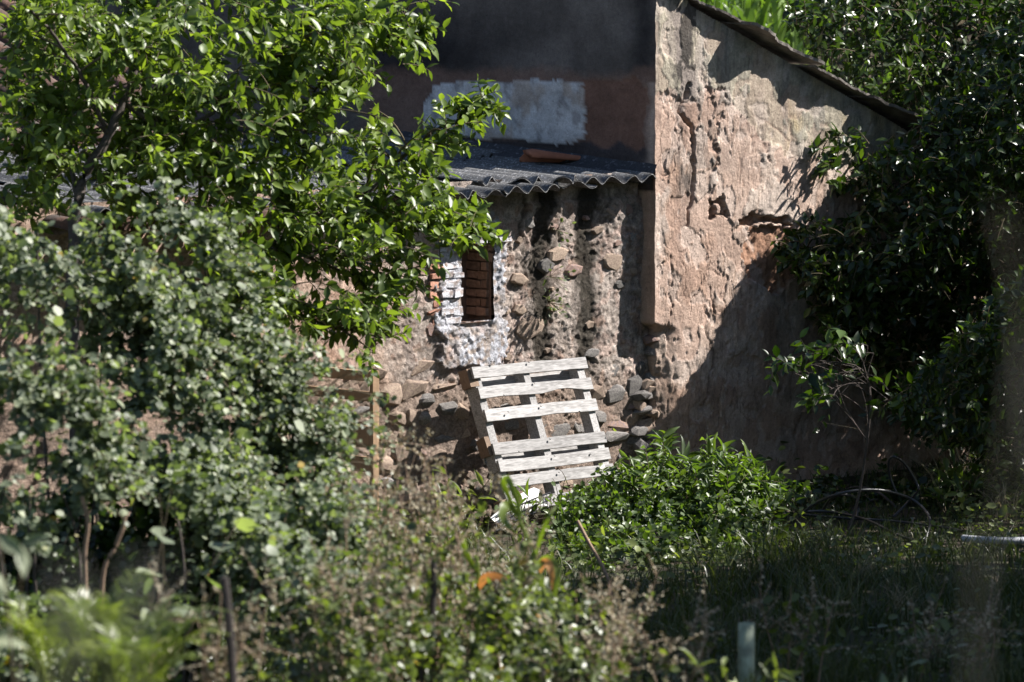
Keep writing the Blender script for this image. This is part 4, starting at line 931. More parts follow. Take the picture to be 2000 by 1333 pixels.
g1_ = np.flatnonzero(ok[:n1]); g1_ = g1_[:3000]; g2_ = np.concatenate([n1 + np.flatnonzero(ok[n1:]), np.arange(len(ok), len(S))]); gg_ = np.concatenate([g1_, g2_]); S, D, Ln = S[gg_], D[gg_], Ln[gg_]; print('right tree twigs', len(g1_), len(g2_))
pos, dr, up, size, tp = twig_leaves(S, D, Ln, 10, rng, .078)
nsp = len(X2) * 10; k_ = lit_keep(pos, EDGE) & free(pos); k_[-nsp:] = UV(pos[-nsp:])[1] < -.02; pos, dr, up, size = pos[k_], dr[k_], up[k_], size[k_]
mb = MB(); v, q = tubes(tp, np.linspace(.004, .0015, 5)[None].repeat(len(tp), 0), 4); mb.add(v, q)
dS = np.linalg.norm(S[:, None] - trm[None, ::3], axis=2).min(1); sel = np.flatnonzero((dS < .9) & (rng.random(len(S)) < .16)); nb = trm[np.linalg.norm(S[sel][:, None] - trm[None], axis=2).argmin(1)]; bp_ = branch_paths(nb, S[sel], rng, 8)
v, q = tubes(bp_, np.linspace(.011, .003, 8)[None].repeat(len(bp_), 0), 5); mb.add(v, q); v, q = mb.out(); put('branches', v, q, m_twig, rtree, True, kind='stuff')
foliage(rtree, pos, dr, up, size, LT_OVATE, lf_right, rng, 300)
# low dark sprays hanging before the shaded wall
e1 = sample_poly([(1500, 700), (1560, 680), (1690, 670), (1760, 740), (1720, 800), (1600, 780), (1540, 750)], 26, rng)
sp0 = P(1640, 900, 33.5); sp0[2] = float(gz(sp0[0], sp0[1])); sap = thing('sapling', 'thin sapling with few dark leaves standing in shade before the gable wall', 'sapling', sp0)
S = P(e1[:, 0], e1[:, 1], 33.4 + rng.normal(0, .15, 26)); D = nrm(np.array([-.6, -.1, .2]) + rng.normal(0, .4, (26, 3))); pos, dr, up, size, tp = twig_leaves(S, D, rng.uniform(.15, .25, 26), 7, rng, .085)
foliage(sap, pos, dr, up, size, LT_OVATE, lf_right, rng, 0)
st = smoothpath([sp0, sp0 + [.12, 0, .3], P(1700, 790, 33.45), P(1680, 720, 33.4), P(1600, 705, 33.4)], 16); bps = branch_paths(st[rng.integers(6, 16, 26)], S, rng, 6)
mb = MB(); v, q = tubes(st, np.linspace(.012, .004, 16), 6); mb.add(v, q); v, q = tubes(bps, np.full((26, 6), .003), 4); mb.add(v, q); v, q = tubes(tp, np.full((26, 5), .002), 4); mb.add(v, q); v, q = mb.out(); put('stem', v, q, m_bark, sap, True)
# a second tree to the right, whose shade lies on the ground in front
rng = np.random.default_rng(13)
st0 = np.array([6.6, -7.0, 0.0]); st0[2] = float(gz(st0[0], st0[1])); stree = thing('shade_tree', 'broad leafy tree beside the garden shading the dark foreground grass', 'tree', st0)
mb = MB()
for k in range(7):
    a = k * .9; p = smoothpath([st0, st0 + [0, 0, 1.3], st0 + [math.cos(a) * .9, math.sin(a) * .9, 2.8], st0 + [math.cos(a) * 2, math.sin(a) * 2, 4.2]], 14); v, q = tubes(p, np.linspace(.14 if k == 0 else .09, .02, 14), 7); mb.add(v, q)
v, q = mb.out(); put('trunk', v, q, m_bark, stree, True)
n2 = 9000; S2 = np.stack([rng.uniform(3.0, 10.5, n2), rng.uniform(-11.5, -2.2, n2), rng.uniform(1.2, 6.8, n2)], -1)
cen = st0 + [.2, 0, 4.0]; S2 = S2[(((S2 - cen) / np.array([3.7, 4.5, 2.7])) ** 2).sum(1) < 1]
D = nrm(rng.normal(0, 1, S2.shape)); pos, dr, up, size, tp = twig_leaves(S2, D, rng.uniform(.2, .4, len(S2)), 8, rng, .18)
px, py = proj(pos); tt = (pos[:, 2] - .5) / SUN[2]; lx, ly = pos[:, 0] - SUN[0] * tt, pos[:, 1] - SUN[1] * tt
k_ = ((px > 2040) | (py < -60)) & lit_keep(pos, EDGE)
foliage(stree, pos[k_], dr[k_], up[k_], size[k_], LT_SMALL, lf_right, rng)

# ------------------------------------------------------------------ vine and bramble thicket, left
def blob_bush(name, label, cat, blobs, n, leaf, tmpl, mat, seed, group=None, stems=7, holes=(), clear=(), shell=.32):
    rng = np.random.default_rng(seed)
    c0 = P(blobs[0][0], blobs[0][1], blobs[0][4]); b0 = c0.copy(); b0[2] = float(gz(c0[0], c0[1]))
    t = thing(name, label, cat, b0, group)
    wts = np.array([b[2] * b[3] for b in blobs], float); wts /= wts.sum(); PS = []; UPS = []; cs = []
    for (px, py, rx, ry, d), wt in zip(blobs, wts):
        c = P(px, py, d); s_ = d / F; r3 = np.array([rx * s_, max(.35, rx * s_ * .8), ry * s_]); cs.append((c, r3))
        m_ = int(n * wt); dirs = nrm(rng.normal(size=(m_, 3))); dirs[:, 1] -= .25; dirs = nrm(dirs)
        rr = 1 - shell * rng.random(m_) ** 1.6 + .75 * (fbm(dirs[:, 0] * 3 + seed, dirs[:, 2] * 3 + dirs[:, 1] * 2, 3, seed) - .5)
        p = c + dirs * r3 * rr[:, None]; PS.append(p); UPS.append(dirs)
    pos = np.vstack(PS); out = np.vstack(UPS)
    dens = fbm(pos[:, 0] * 3 + pos[:, 1] * 1.5, pos[:, 2] * 3 - pos[:, 1] * .7, 4, seed + 3); keep = rng.random(len(pos)) < sst(.43, .55, dens)
    px, py = proj(pos)
    for (hx, hy, hr, hq) in holes: keep &= ~((((px - hx) / hr) ** 2 + ((py - hy) / hq) ** 2 < 1) & (rng.random(len(pos)) < .93))
    keep &= pos[:, 2] > gz(pos[:, 0], pos[:, 1]) - .02
    pos, out = pos[keep], out[keep]
    # leaves gathered in little sprays
    q = np.round(pos * 7) / 7; pos = pos + (q - pos) * .35
    dr = nrm(out * .5 + rng.normal(0, .6, pos.shape) + np.array([.1, -.1, -.45])); up = nrm(out * .9 + np.array([.1, -.15, .55]) + rng.normal(0, .4, pos.shape))
    tint = rng.beta(2.0, 2.6, len(pos)); tint = np.clip(tint + .25 * (fbm(pos[:, 0] * 2.5, pos[:, 2] * 2.5, 3, seed + 7) - .5), 0, .955)
    tint = np.where(rng.random(len(pos)) < .004, 1.0, tint)
    nt_ = max(20, len(pos) // 50); pk = rng.choice(len(pos), nt_); Dt = nrm(out[pk] + np.array([.25, -.1, .35]) + rng.normal(0, .35, (nt_, 3)))
    tp_, td_, tu_, ts_, tpath = twig_leaves(pos[pk], Dt, rng.uniform(.12, .38, nt_), 13, rng, leaf, droop=.45)
    v, q = tubes(tpath, np.full((nt_, 5), .0025), 3); put('twigs', v, q, m_twig, t, kind='stuff')
    pos = np.vstack([pos, tp_]); dr = np.vstack([dr, td_]); up = np.vstack([up, tu_]); tint = np.concatenate([tint, rng.beta(2.4, 2.2, len(tp_))])
    px, py = proj(pos); kk = np.ones(len(pos), bool)
    for pg in clear: kk &= ~(inpoly(px, py, pg) & (rng.random(len(pos)) < .9))
    pos, dr, up, tint = pos[kk], dr[kk], up[kk], tint[kk]
    foliage(t, pos, dr, up, leaf * np.exp(rng.normal(0, .3, len(pos))), tmpl, mat, rng, 0, tint)
    if stems:
        ps = []
        for k in range(stems):
            c, r3 = cs[k % len(cs)]; e_ = c + nrm(rng.normal(size=3)) * r3 * .8; s0 = np.array([c[0] + rng.normal(0, r3[0] * .4), c[1] + rng.normal(0, .25), 0]); s0[2] = float(gz(s0[0], s0[1])) - .05
            ps.append(branch_paths(s0[None], e_[None], rng, 8, .2)[0])
        v, q = tubes(np.array(ps), np.linspace(.012, .004, 8)[None].repeat(stems, 0), 5); put('stems', v, q, m_bark, t, True, kind='stuff')
    return t
G1 = 'vines and brambles of the left thicket'
blob_bush('vine_thicket', 'pale vine thicket spilling below the plum tree trunk at the upper left', 'thicket', [(120, 560, 190, 150, 27.5), (300, 540, 170, 130, 27.8), (20, 500, 150, 110, 27.2), (400, 620, 130, 130, 27.8), (230, 660, 190, 120, 27.2)], 38000, .034, LT_ROUND, lf_bram, 31, G1, holes=[(30, 620, 80, 70), (180, 770, 100, 50)])
blob_bush('vine_thicket', 'rounded bramble mass reaching to the pine frame, its crest falling to the right', 'thicket', [(520, 830, 160, 130, 27.6), (430, 740, 150, 130, 27.6), (600, 900, 115, 120, 27.8), (560, 1000, 140, 120, 27.0), (330, 850, 150, 120, 27.0)], 42000, .031, LT_ROUND, lf_bram, 32, G1, holes=[(330, 830, 70, 45)], clear=([(588, 728), (718, 728), (718, 930), (685, 930), (685, 800), (588, 795)],))
blob_bush('vine_thicket', 'shadowy bramble bank at the left edge with a dark hollow under it', 'thicket', [(60, 880, 150, 160, 25.5), (30, 1060, 120, 150, 25.0), (150, 960, 110, 90, 25.6), (40, 1240, 110, 110, 24.4)], 27000, .035, LT_ROUND, lf_bram, 33, G1, holes=[(110, 870, 70, 40), (230, 1080, 120, 110)])
blob_bush('vine_thicket', 'low bramble bank around the dark hollow, right of the reddish canes', 'thicket', [(420, 1040, 130, 110, 26.0), (520, 1130, 130, 120, 25.2), (600, 1080, 110, 120, 25.6), (380, 960, 110, 80, 26.4), (620, 1220, 120, 110, 24.6)], 32000, .031, LT_ROUND, lf_bram, 34, G1, holes=[(310, 1100, 140, 120), (440, 1050, 50, 30)])
blob_bush('vine_thicket', 'near-black ivy added as the painted shade of the hollow behind the reddish canes', 'thicket', [(260, 1080, 210, 190, 27.5), (300, 1240, 220, 150, 27.0), (120, 1150, 160, 150, 27.2)], 20000, .05, LT_ROUND, lf_right, 35, G1, stems=4)  # dark-leaved filler; its leaf colour stands in for the hollow's deep shade
blob_bush('leafy_bush', 'yellow-green leafy weeds at the bottom centre around the corn stalks', 'weeds', [(760, 1200, 130, 130, 24.4), (900, 1230, 120, 110, 24.2), (1020, 1240, 110, 110, 24.6), (680, 1300, 130, 90, 23.6), (850, 1320, 150, 70, 23.4), (1080, 1310, 120, 80, 24.0), (1010, 1190, 60, 50, 25.2)], 10000, .032, LT_SMALL, lf_weed, 36, None, stems=20)
blob_bush('bramble', 'small-leaved bramble sprawling over the lower right of the pallet', 'bramble', [(1150, 1000, 80, 50, 34.1), (1210, 970, 80, 55, 34.3), (1110, 1050, 110, 60, 33.6), (1230, 1030, 110, 70, 33.6), (1060, 1030, 60, 50, 33.7), (1330, 1070, 140, 50, 33.0), (1460, 1035, 110, 50, 33.7), (1190, 1100, 130, 50, 32.6), (1400, 1000, 90, 60, 34.0)], 12000, .038, LT_SMALL, lf_shrub, 37, None, stems=16, clear=([(930, 850), (1180, 850), (1200, 900), (1150, 945), (1090, 975), (1085, 1030), (1000, 1060), (940, 1020)],))
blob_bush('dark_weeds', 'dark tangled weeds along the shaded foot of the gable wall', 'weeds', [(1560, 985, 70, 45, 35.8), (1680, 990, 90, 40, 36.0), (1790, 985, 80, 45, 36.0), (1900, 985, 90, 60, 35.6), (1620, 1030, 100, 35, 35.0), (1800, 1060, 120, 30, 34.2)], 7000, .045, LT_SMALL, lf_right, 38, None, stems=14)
# reddish canes in the hollow
for (pts, lb) in (([(168, 1180, 25.2), (166, 1080, 25.2), (172, 1020, 25.2), (160, 970, 25.2)], 'reddish bare cane, left one of the pair in the dark hollow'), ([(200, 1140, 25.3), (225, 1070, 25.3), (240, 1030, 25.3), (245, 1000, 25.3)], 'reddish bare cane, right leaning one of the pair in the dark hollow')):
    pp = [P(*x) for x in pts]; g0 = pp[0].copy(); g0[2] = float(gz(g0[0], g0[1])) - .05; pts3 = [g0] + pp
    curve_thing('cane', pts3, .011, m_cane, lb, 'cane', n=24, group='reddish canes in the hollow')

# ------------------------------------------------------------------ green shrub right of the pallet
rng = np.random.default_rng(14)
sb = P(1340, 1060, 34.6); sb[2] = float(gz(sb[0], sb[1])); shr = thing('leafy_shrub', 'bright green shrub with pointed leaves beside the pallet, its top in sun', 'shrub', sb)
polyS = [(1205, 935), (1245, 880), (1262, 905), (1300, 850), (1335, 880), (1390, 868), (1420, 905), (1470, 905), (1500, 960), (1520, 1000), (1490, 1060), (1400, 1080), (1280, 1090), (1160, 1070), (1150, 990)]
e1 = sample_poly(polyS, 460, rng); S = P(e1[:, 0], e1[:, 1] + 25, 34.5 + rng.normal(0, .35, 460)); D = nrm(np.array([.1, -.1, .75]) + rng.normal(0, .4, (460, 3)))
S[:, 2] = np.maximum(S[:, 2], gz(S[:, 0], S[:, 1]) + .05)
pos, dr, up, size, tp = twig_leaves(S, D, rng.uniform(.1, .24, 460), 10, rng, .1, droop=.1, spread=1.1, hang=.15)
foliage(shr, pos, dr, up, size, LT_LANCE, lf_shrub, rng, 300)
ends = S[rng.choice(460, 70, False)]; s0 = np.repeat(sb[None], 70, 0) + rng.normal(0, .25, (70, 3)) * np.array([1, .6, 0]); bp_ = branch_paths(s0, ends, rng, 7)
mb = MB(); v, q = tubes(bp_, np.linspace(.008, .003, 7)[None].repeat(70, 0), 5); mb.add(v, q); v, q = tubes(tp, np.full((460, 5), .002), 4); mb.add(v, q); v, q = mb.out(); put('stems', v, q, m_twig, shr, True)

# ------------------------------------------------------------------ upright weeds with dry seed heads
def dry_weed(px, py0, py1, d, nst, spread, seed, label, grn=.4, group=None):
    nst = int(nst * 1.25)
    rng = np.random.default_rng(seed); b = P(px, py1, d); b[2] = float(gz(b[0], b[1])); t = thing('dry_weed', label, 'weed', b, group)
    h = P(px, py0, d)[2] - b[2]; s0 = b + rng.normal(0, spread * .5, (nst, 3)) * np.array([1, .8, 0]); e_ = s0 + np.stack([rng.normal(.05, spread * .5, nst), rng.normal(0, spread * .4, nst), h * rng.uniform(.7, 1.02, nst)], -1)
    bp_ = branch_paths(s0, e_, rng, 8, .02); v, q = tubes(bp_, np.linspace(.005, .002, 8)[None].repeat(nst, 0), 4); put('stems', v, q, m_cane, t, True, kind='stuff')
    # side twigs in the upper half
    nk = nst * 9; pick = rng.integers(0, nst, nk); k = rng.integers(3, 8, nk); S = bp_[pick, k]; D = nrm(np.array([0, 0, .6]) + rng.normal(0, .7, (nk, 3)))
    pos, dr, up, size, tp = twig_leaves(S, D, rng.uniform(.06, .2, nk), 11, rng, .016, droop=.1, hang=.0)
    v, q = tubes(tp, np.full((nk, 5), .0018), 3); put('twigs', v, q, m_cane, t, kind='stuff')
    foliage(t, pos, dr, up, size * 1.0, LT_ROUND, lf_dry, rng, name='seed_heads')
    ng = int(nst * 30 * grn); k = rng.integers(1, 7, ng); S = bp_[rng.integers(0, nst, ng), k]
    foliage(t, S, nrm(rng.normal(0, 1, (ng, 3)) + [0, 0, -.2]), nrm(rng.normal(0, .5, (ng, 3)) + [0, -.2, .8]), .05 * np.exp(rng.normal(0, .25, ng)), LT_SMALL, lf_weed, rng)
G2 = 'dry seed-headed weeds before the rubble wall'
for (a, b, c, d, n, sp, lb, gr) in ((800, 845, 1100, 27.0, 13, .25, 'tallest dark brown seed-headed weed standing before the rubble stones', .25), (735, 930, 1200, 26.4, 13, .26, 'dry seed-headed weed at the foot of the pine frame post', .5), (880, 930, 1200, 26.2, 14, .26, 'dry seed-headed weed in front of the left foot of the pallet', .7),
                                   (930, 1040, 1250, 25.6, 11, .2, 'dry seed-headed weed just left of the corn plants', .8), (650, 960, 1260, 25.6, 13, .3, 'dry weed mixed into the right flank of the bramble mass', 1.), (840, 1000, 1300, 24.6, 13, .3, 'dry weed around the stake left of the corn', 1.), (1180, 1130, 1300, 25.0, 9, .2, 'thin dry weed at the edge of the shade right of the corn', .5),
                                   (400, 1160, 1330, 22.5, 8, .2, 'brown dry weed at the stake under the thicket', .2), (1230, 1210, 1340, 24.0, 10, .3, 'low dry weed at the bottom edge right of the corn', .6), (720, 1090, 1330, 23.8, 12, .3, 'dry weed at the bottom edge below the bramble mass', 1.2)):
    dry_weed(a, b, c, d, n, sp, 400 + a, lb, gr, G2)
for (a, b, c, d, n, sp, lb) in ((1590, 1150, 1300, 26.5, 4, .25, 'sparse dead weed standing in the dark grass'), (1860, 1150, 1280, 27, 5, .3, 'sparse pale-flowered weed in the dark grass near the right edge'), (1330, 1190, 1330, 25, 4, .2, 'bare thin weed left of the plant guard')):
    dry_weed(a, b, c, d, n, sp, 500 + a, lb, .5, 'sparse weeds in the dark grass')

# ------------------------------------------------------------------ corn
def ribbon(pts, wd, n=14, fold=.25):
    p = smoothpath(pts, n); tg = nrm(np.gradient(p, axis=0)); sd = nrm(np.cross(tg, np.array([0, -1.0, .25]))); nn = np.cross(sd, tg); t = np.linspace(0, 1, n)
    wv = wd * np.sin(np.pi * np.clip(t * .9 + .1, 0, 1)) ** .7
    v = np.concatenate([p - sd * wv[:, None], p + nn * (-fold * wv)[:, None], p + sd * wv[:, None]]); q = []
    for k in range(n - 1): q += [[k, k + 1, n + k + 1, n + k], [n + k, n + k + 1, 2 * n + k + 1, 2 * n + k]]
    return v, np.array(q)
def corn(stalk, leaves, label):
    b = P(*stalk[0]); b[2] = float(gz(b[0], b[1])); t = thing('corn_plant', label, 'corn plant', b, 'corn plants in the weeds')
    p = smoothpath([b] + [P(*x) for x in stalk], 20); v, q = tubes(p, np.linspace(.017, .008, 20), 7); put('stalk', v, q, lf_corn, t, True, {'tint': np.full(len(v), .75)})
    for pts, wd, mat, ti in leaves:
        v, q = ribbon([P(*x) for x in pts], wd * .72); put('leaf', v, q, mat, t, True, {'tint': np.full(len(v), ti)}, origin=v.mean(0))
corn([(1088, 1270, 25.0), (1070, 1190, 25.0), (1052, 1120, 25.0), (1046, 1085, 25.0), (1030, 1050, 25.0), (1008, 1000, 25.0)],
     [([(1046, 1085, 25), (1056, 1050, 24.9), (1072, 1010, 24.85), (1090, 985, 24.9)], .014, lf_corn, .5), ([(1052, 1120, 25), (1062, 1098, 24.9), (1075, 1110, 24.8), (1080, 1160, 24.8)], .028, lf_orange, .6), ([(1050, 1105, 25), (1070, 1092, 24.9), (1088, 1120, 24.8), (1078, 1190, 24.8)], .03, lf_corn, .8),
      ([(1010, 1005, 25), (985, 950, 24.9), (992, 935, 24.8), (1012, 985, 24.8), (1018, 1020, 24.8)], .022, lf_corn, .4), ([(1015, 1010, 25), (990, 985, 24.9), (982, 1010, 24.8), (1000, 1040, 24.75)], .03, lf_corn, .35), ([(1070, 1190, 25), (1040, 1170, 24.9), (1020, 1190, 24.8), (1010, 1240, 24.8)], .022, lf_corn, .6)],
     'corn plant with a drooping half-dead orange leaf, right of the dark stake')
corn([(938, 1300, 25.2), (935, 1230, 25.2), (932, 1170, 25.2), (934, 1120, 25.2), (930, 1085, 25.2)], [([(934, 1150, 25.2), (950, 1128, 25.1), (980, 1132, 25.0), (998, 1150, 24.95)], .032, lf_orange, .4), ([(934, 1120, 25.2), (915, 1090, 25.1), (905, 1060, 25.0), (912, 1040, 25)], .02, lf_corn, .6), ([(935, 1200, 25.2), (955, 1190, 25.1), (975, 1215, 25), (985, 1250, 25)], .022, lf_corn, .5)],
     'corn plant with one curled brown leaf sticking out, nearer the dark stake')

# broad-leaved plants
def broadleaf(px, py, d, n, leaf, h, seed, label, mat=lf_weed, tmpl=LT_LANCE, cat='plant', name='broadleaf_plant', group=None, tint=None):
    rng = np.random.default_rng(seed); b = P(px, py, d); b[2] = float(gz(b[0], b[1])); t = thing(name, label, cat, b, group); c = P(px, py, d); hh_ = max(h, c[2] - b[2])
    m_ = 6; ends = b + np.stack([rng.normal(0, h * .4, m_), rng.normal(0, h * .25, m_), hh_ * rng.uniform(.6, 1.1, m_)], -1); bp_ = branch_paths(np.repeat(b[None], m_, 0), ends, rng, 7, .03)
    v, q = tubes(bp_, np.linspace(.006, .002, 7)[None].repeat(m_, 0), 5); put('stems', v, q, m_twig, t, True)
    S = bp_[rng.integers(0, m_, n), rng.integers(2, 7, n)]; dr = nrm(rng.normal(0, .8, (n, 3)) + [0, -.2, .15]); up = nrm(rng.normal(0, .4, (n, 3)) + [.1, -.3, .9])
    var = leaf_variants(tmpl, mat); d_ = dr; s_ = nrm(np.cross(d_, up)); nn = np.cross(s_, d_)
    for i in range(n):
        o = bpy.data.objects.new('leaf', var[rng.integers(2, 7)]); COL.objects.link(o); o.parent = t; sc = leaf * math.exp(rng.normal(0, .25)); p = S[i] - b
        o.matrix_basis = Matrix(((s_[i, 0] * sc, d_[i, 0] * sc, nn[i, 0] * sc, p[0]), (s_[i, 1] * sc, d_[i, 1] * sc, nn[i, 1] * sc, p[1]), (s_[i, 2] * sc, d_[i, 2] * sc, nn[i, 2] * sc, p[2]), (0, 0, 0, 1)))
G3 = 'broad-leaved plants'
broadleaf(905, 930, 33.2, 46, .13, .45, 51, 'broad pale-leaved weed growing at the left foot of the pallet', group=G3)
broadleaf(860, 985, 32.0, 36, .12, .35, 52, 'broad-leaved weed before the rubble stones, lower left of the pallet', group=G3)
broadleaf(1905, 960, 35.2, 60, .11, .45, 53, 'broad-leaved weed in the shade above the grey pipe', lf_shrub, group=G3)
broadleaf(1850, 1000, 34.9, 30, .09, .25, 54, 'small broad-leaved weed beside the hose loops', lf_shrub, group=G3)
broadleaf(1500, 1020, 34.0, 40, .07, .2, 55, 'creeping weed between the bright shrub and the hose loops', lf_shrub, LT_OVATE, group=G3)
broadleaf(1010, 970, 34.1, 16, .1, .25, 56, 'fresh green sprout poking through the lowest pallet boards', lf_shrub, group=G3)
broadleaf(270, 985, 24.6, 16, .12, .9, 57, 'big round pale leaves on a stalk before the dark hollow', lf_bram, LT_ROUND, group=G3)
broadleaf(20, 940, 19.0, 26, .11, .9, 58, 'blurred broad leaves close by at the left edge', lf_bram, LT_OVATE, group=G3)
broadleaf(1700, 1310, 24.5, 30, .09, .25, 59, 'low pale-leaved weed at the bottom edge of the dark grass', lf_bram, LT_OVATE, group=G3)
broadleaf(1445, 1320, 23.6, 26, .09, .4, 64, 'low weed at the bottom edge hiding the foot of the plant guard', group=G3)
broadleaf(1530, 1320, 24.0, 24, .07, .22, 60, 'low weed at the bottom edge right of the plant guard', lf_bram, LT_OVATE, group=G3)
# sprigs on the wall
for (a, b, n, lb) in ((1066, 590, 44, 'grey-green sprig rooted in the rubble wall above the pallet'), (1070, 540, 16, 'tiny green sprig on the rubble wall above the larger sprig'), (1083, 450, 12, 'tiny green tuft on the rubble wall below the roof edge')):
    rng = np.random.default_rng(a + b); u, z = luz(a, b); c = W(float(u), V0 - .02, float(z)); t = thing('wall_sprig', lb, 'plant', c, 'sprigs on the rubble wall')
    e_ = c + NL * .07 + rng.normal(0, .05, (n, 3)); v, q = tubes(branch_paths(np.repeat(c[None], n, 0), e_, rng, 4, .01), np.full((n, 4), .0015), 3); put('stems', v, q, m_twig, t)
    foliage(t, e_ - nrm(e_ - c) * .02, nrm(e_ - c), nrm(rng.normal(0, .5, (n, 3)) + [0, -.3, .8]), np.full(n, .035), LT_SMALL, lf_bram, rng)

# ------------------------------------------------------------------ ferns close by, bottom left
rng = np.random.default_rng(15)
def fern(px, py, d, nf, ln, label, seed, group):
    rng = np.random.default_rng(seed); b = P(px, py, d); b[2] = float(gz(b[0], b[1])); t = thing('fern', label, 'fern', b, group); h = max(.15, P(px, py, d)[2] - b[2])
    for k in range(nf):
        a = rng.uniform(0, 6.28); L_ = ln * rng.uniform(.6, 1.1); hd = np.array([math.cos(a) + .25, math.sin(a) * .7, 0]); top = b + np.array([0, 0, h * rng.uniform(.55, .95)]) + hd * .06
        p = smoothpath([b, top, top + hd * L_ * .3 + [0, 0, L_ * .55], top + hd * L_ * .62 + [0, 0, L_ * .85], top + hd * L_ * 1.0 + [0, 0, L_ * .8]], 60); tg = nrm(np.gradient(p, axis=0)); sd = nrm(np.cross(tg, [0, 0, 1.0]))
        v, q = tubes(p, np.linspace(.004, .0012, 60), 4)
        ps = []; drs = []; ups = []; szs = []
        for i in range(18, 60, 3):
            wl = .11 * math.sin(min(1, (i - 17) / 12) * 1.57) * (1 - ((i - 18) / 42) ** 2)
            for s in (-1, 1): ps.append(p[i]); drs.append(sd[i] * s + tg[i] * .9 + np.array([0, 0, .1])); ups.append(np.cross(sd[i], tg[i]) + rng.normal(0, .3, 3)); szs.append(wl + .015)
        lv, lq, nT = leaf_arrays(np.array(ps), np.array(drs), np.array(ups), np.array(szs), (LT_LONG[0] * np.array([.8, 1, 1]), LT_LONG[1], LT_LONG[2]))
        n0 = len(v); put('frond', np.vstack([v, lv]), [np.vstack([q, lq[0] + n0])] + [x + n0 for x in lq[1:]], lf_fern, t, True, {'tint': np.full(n0 + len(lv), rng.uniform(.15, .95))}, origin=p[20])
G4 = 'yellow-green ferns at the bottom left'
fern(200, 1250, 22.0, 34, .34, 'feathery yellow-green fern, middle one at the bottom left', 61, G4); fern(100, 1290, 22.3, 24, .3, 'feathery fern partly behind others at the far bottom left', 62, G4); fern(265, 1310, 21.5, 26, .3, 'brightest yellow-green fern drooping at the bottom left', 63, G4)

# ------------------------------------------------------------------ grass and ground cover
rng = np.random.default_rng(16)
def blades(name, n, xr, yr, hmin, hmax, wd, mat, seed, dens=None, parent=None, tintshift=0):
    rng = np.random.default_rng(seed); x = rng.uniform(*xr, n); y = rng.uniform(*yr, n); keep = np.abs(x) < .1 * (y + 36) + .5
    gpx, gpy = proj(np.stack([x, y, gz(x, y)], -1)); keep &= ~((gpx > 955) & (gpx < 1095) & (gpy < 1090) & (rng.random(n) < .93)); u, v = UV(np.stack([x, y], -1)); keep &= np.where(u < 0, v < V0 - .05, v < -.03); keep &= rng.random(n) < sst(.3, .55, fbm(x * 1.4, y * 1.4, 3, seed))
    x, y = x[keep], y[keep]; n = len(x); b = np.stack([x, y, gz(x, y) - .02], -1); h = rng.uniform(hmin, hmax, n) * (.5 + fbm(x * 1.1, y * 1.1, 3, seed + 1)) * np.where(y > -3.2, .45, 1.0); a = rng.uniform(0, 6.28, n); sd = np.stack([np.cos(a), np.sin(a), 0 * a], -1); ln = np.stack([rng.normal(0, .35, n), rng.normal(0, .35, n), 0 * a], -1)
    t = np.array([0, .45, .8, 1.0]); w_ = np.array([1, .85, .5, .04])
    p = b[:, None] + np.array([0, 0, 1.0]) * (h[:, None] * (t - .25 * t ** 2))[..., None] + ln[:, None] * (h[:, None] * t ** 2)[..., None]
    wv = wd * rng.uniform(.6, 1.3, n)[:, None] * w_
    vv = np.stack([p - sd[:, None] * wv[..., None], p + sd[:, None] * wv[..., None]], 2).reshape(-1, 3); o = (np.arange(n) * 8)[:, None]
    q = np.stack([o + np.array([0, 2, 4]), o + np.array([1, 3, 5]), o + np.array([3, 5, 7]), o + np.array([2, 4, 6])], -1).reshape(-1, 4)
    return vv, q, np.repeat(np.clip(rng.beta(2, 2.4, n) + tintshift, 0, 1), 8)
v, q, ti = blades('g', 60000, (-4, 4.2), (-9.5, 2.0), .1, .36, .004, lf_grass, 71)
o = put('grass', v, q, lf_grass, None, True, {'tint': ti}); tag(o, kind='stuff')
n = 26000; x = rng.uniform(-3.6, 4.2, n); y = rng.uniform(-9.5, 2.2, n); u, vv_ = UV(np.stack([x, y], -1)); k_ = (np.abs(x) < .1 * (y + 36) + .4) & np.where(u < 0, vv_ < V0 - .05, vv_ < -.03) & (rng.random(n) < sst(.46, .6, fbm(x * 1.2 + 5, y * 1.2, 3, 75)))
gpx, gpy = proj(np.stack([x, y, gz(x, y)], -1)); k_ &= ~((gpx > 955) & (gpx < 1095) & (gpy < 1085) & (rng.random(n) < .9))
x, y = x[k_], y[k_]; n = len(x); hgt = np.abs(rng.normal(0, .1, n)) * (.3 + 1.6 * fbm(x * 1.5, y * 1.5, 3, 76)); pos = np.stack([x, y, gz(x, y) + hgt], -1)
foliage(None, pos, nrm(rng.normal(0, 1, (n, 3)) * [1, 1, .4]), nrm(rng.normal(0, .4, (n, 3)) + [0, -.2, .9]), .045 * np.exp(rng.normal(0, .3, n)), LT_SMALL, lf_weed, rng, name='ground_cover')
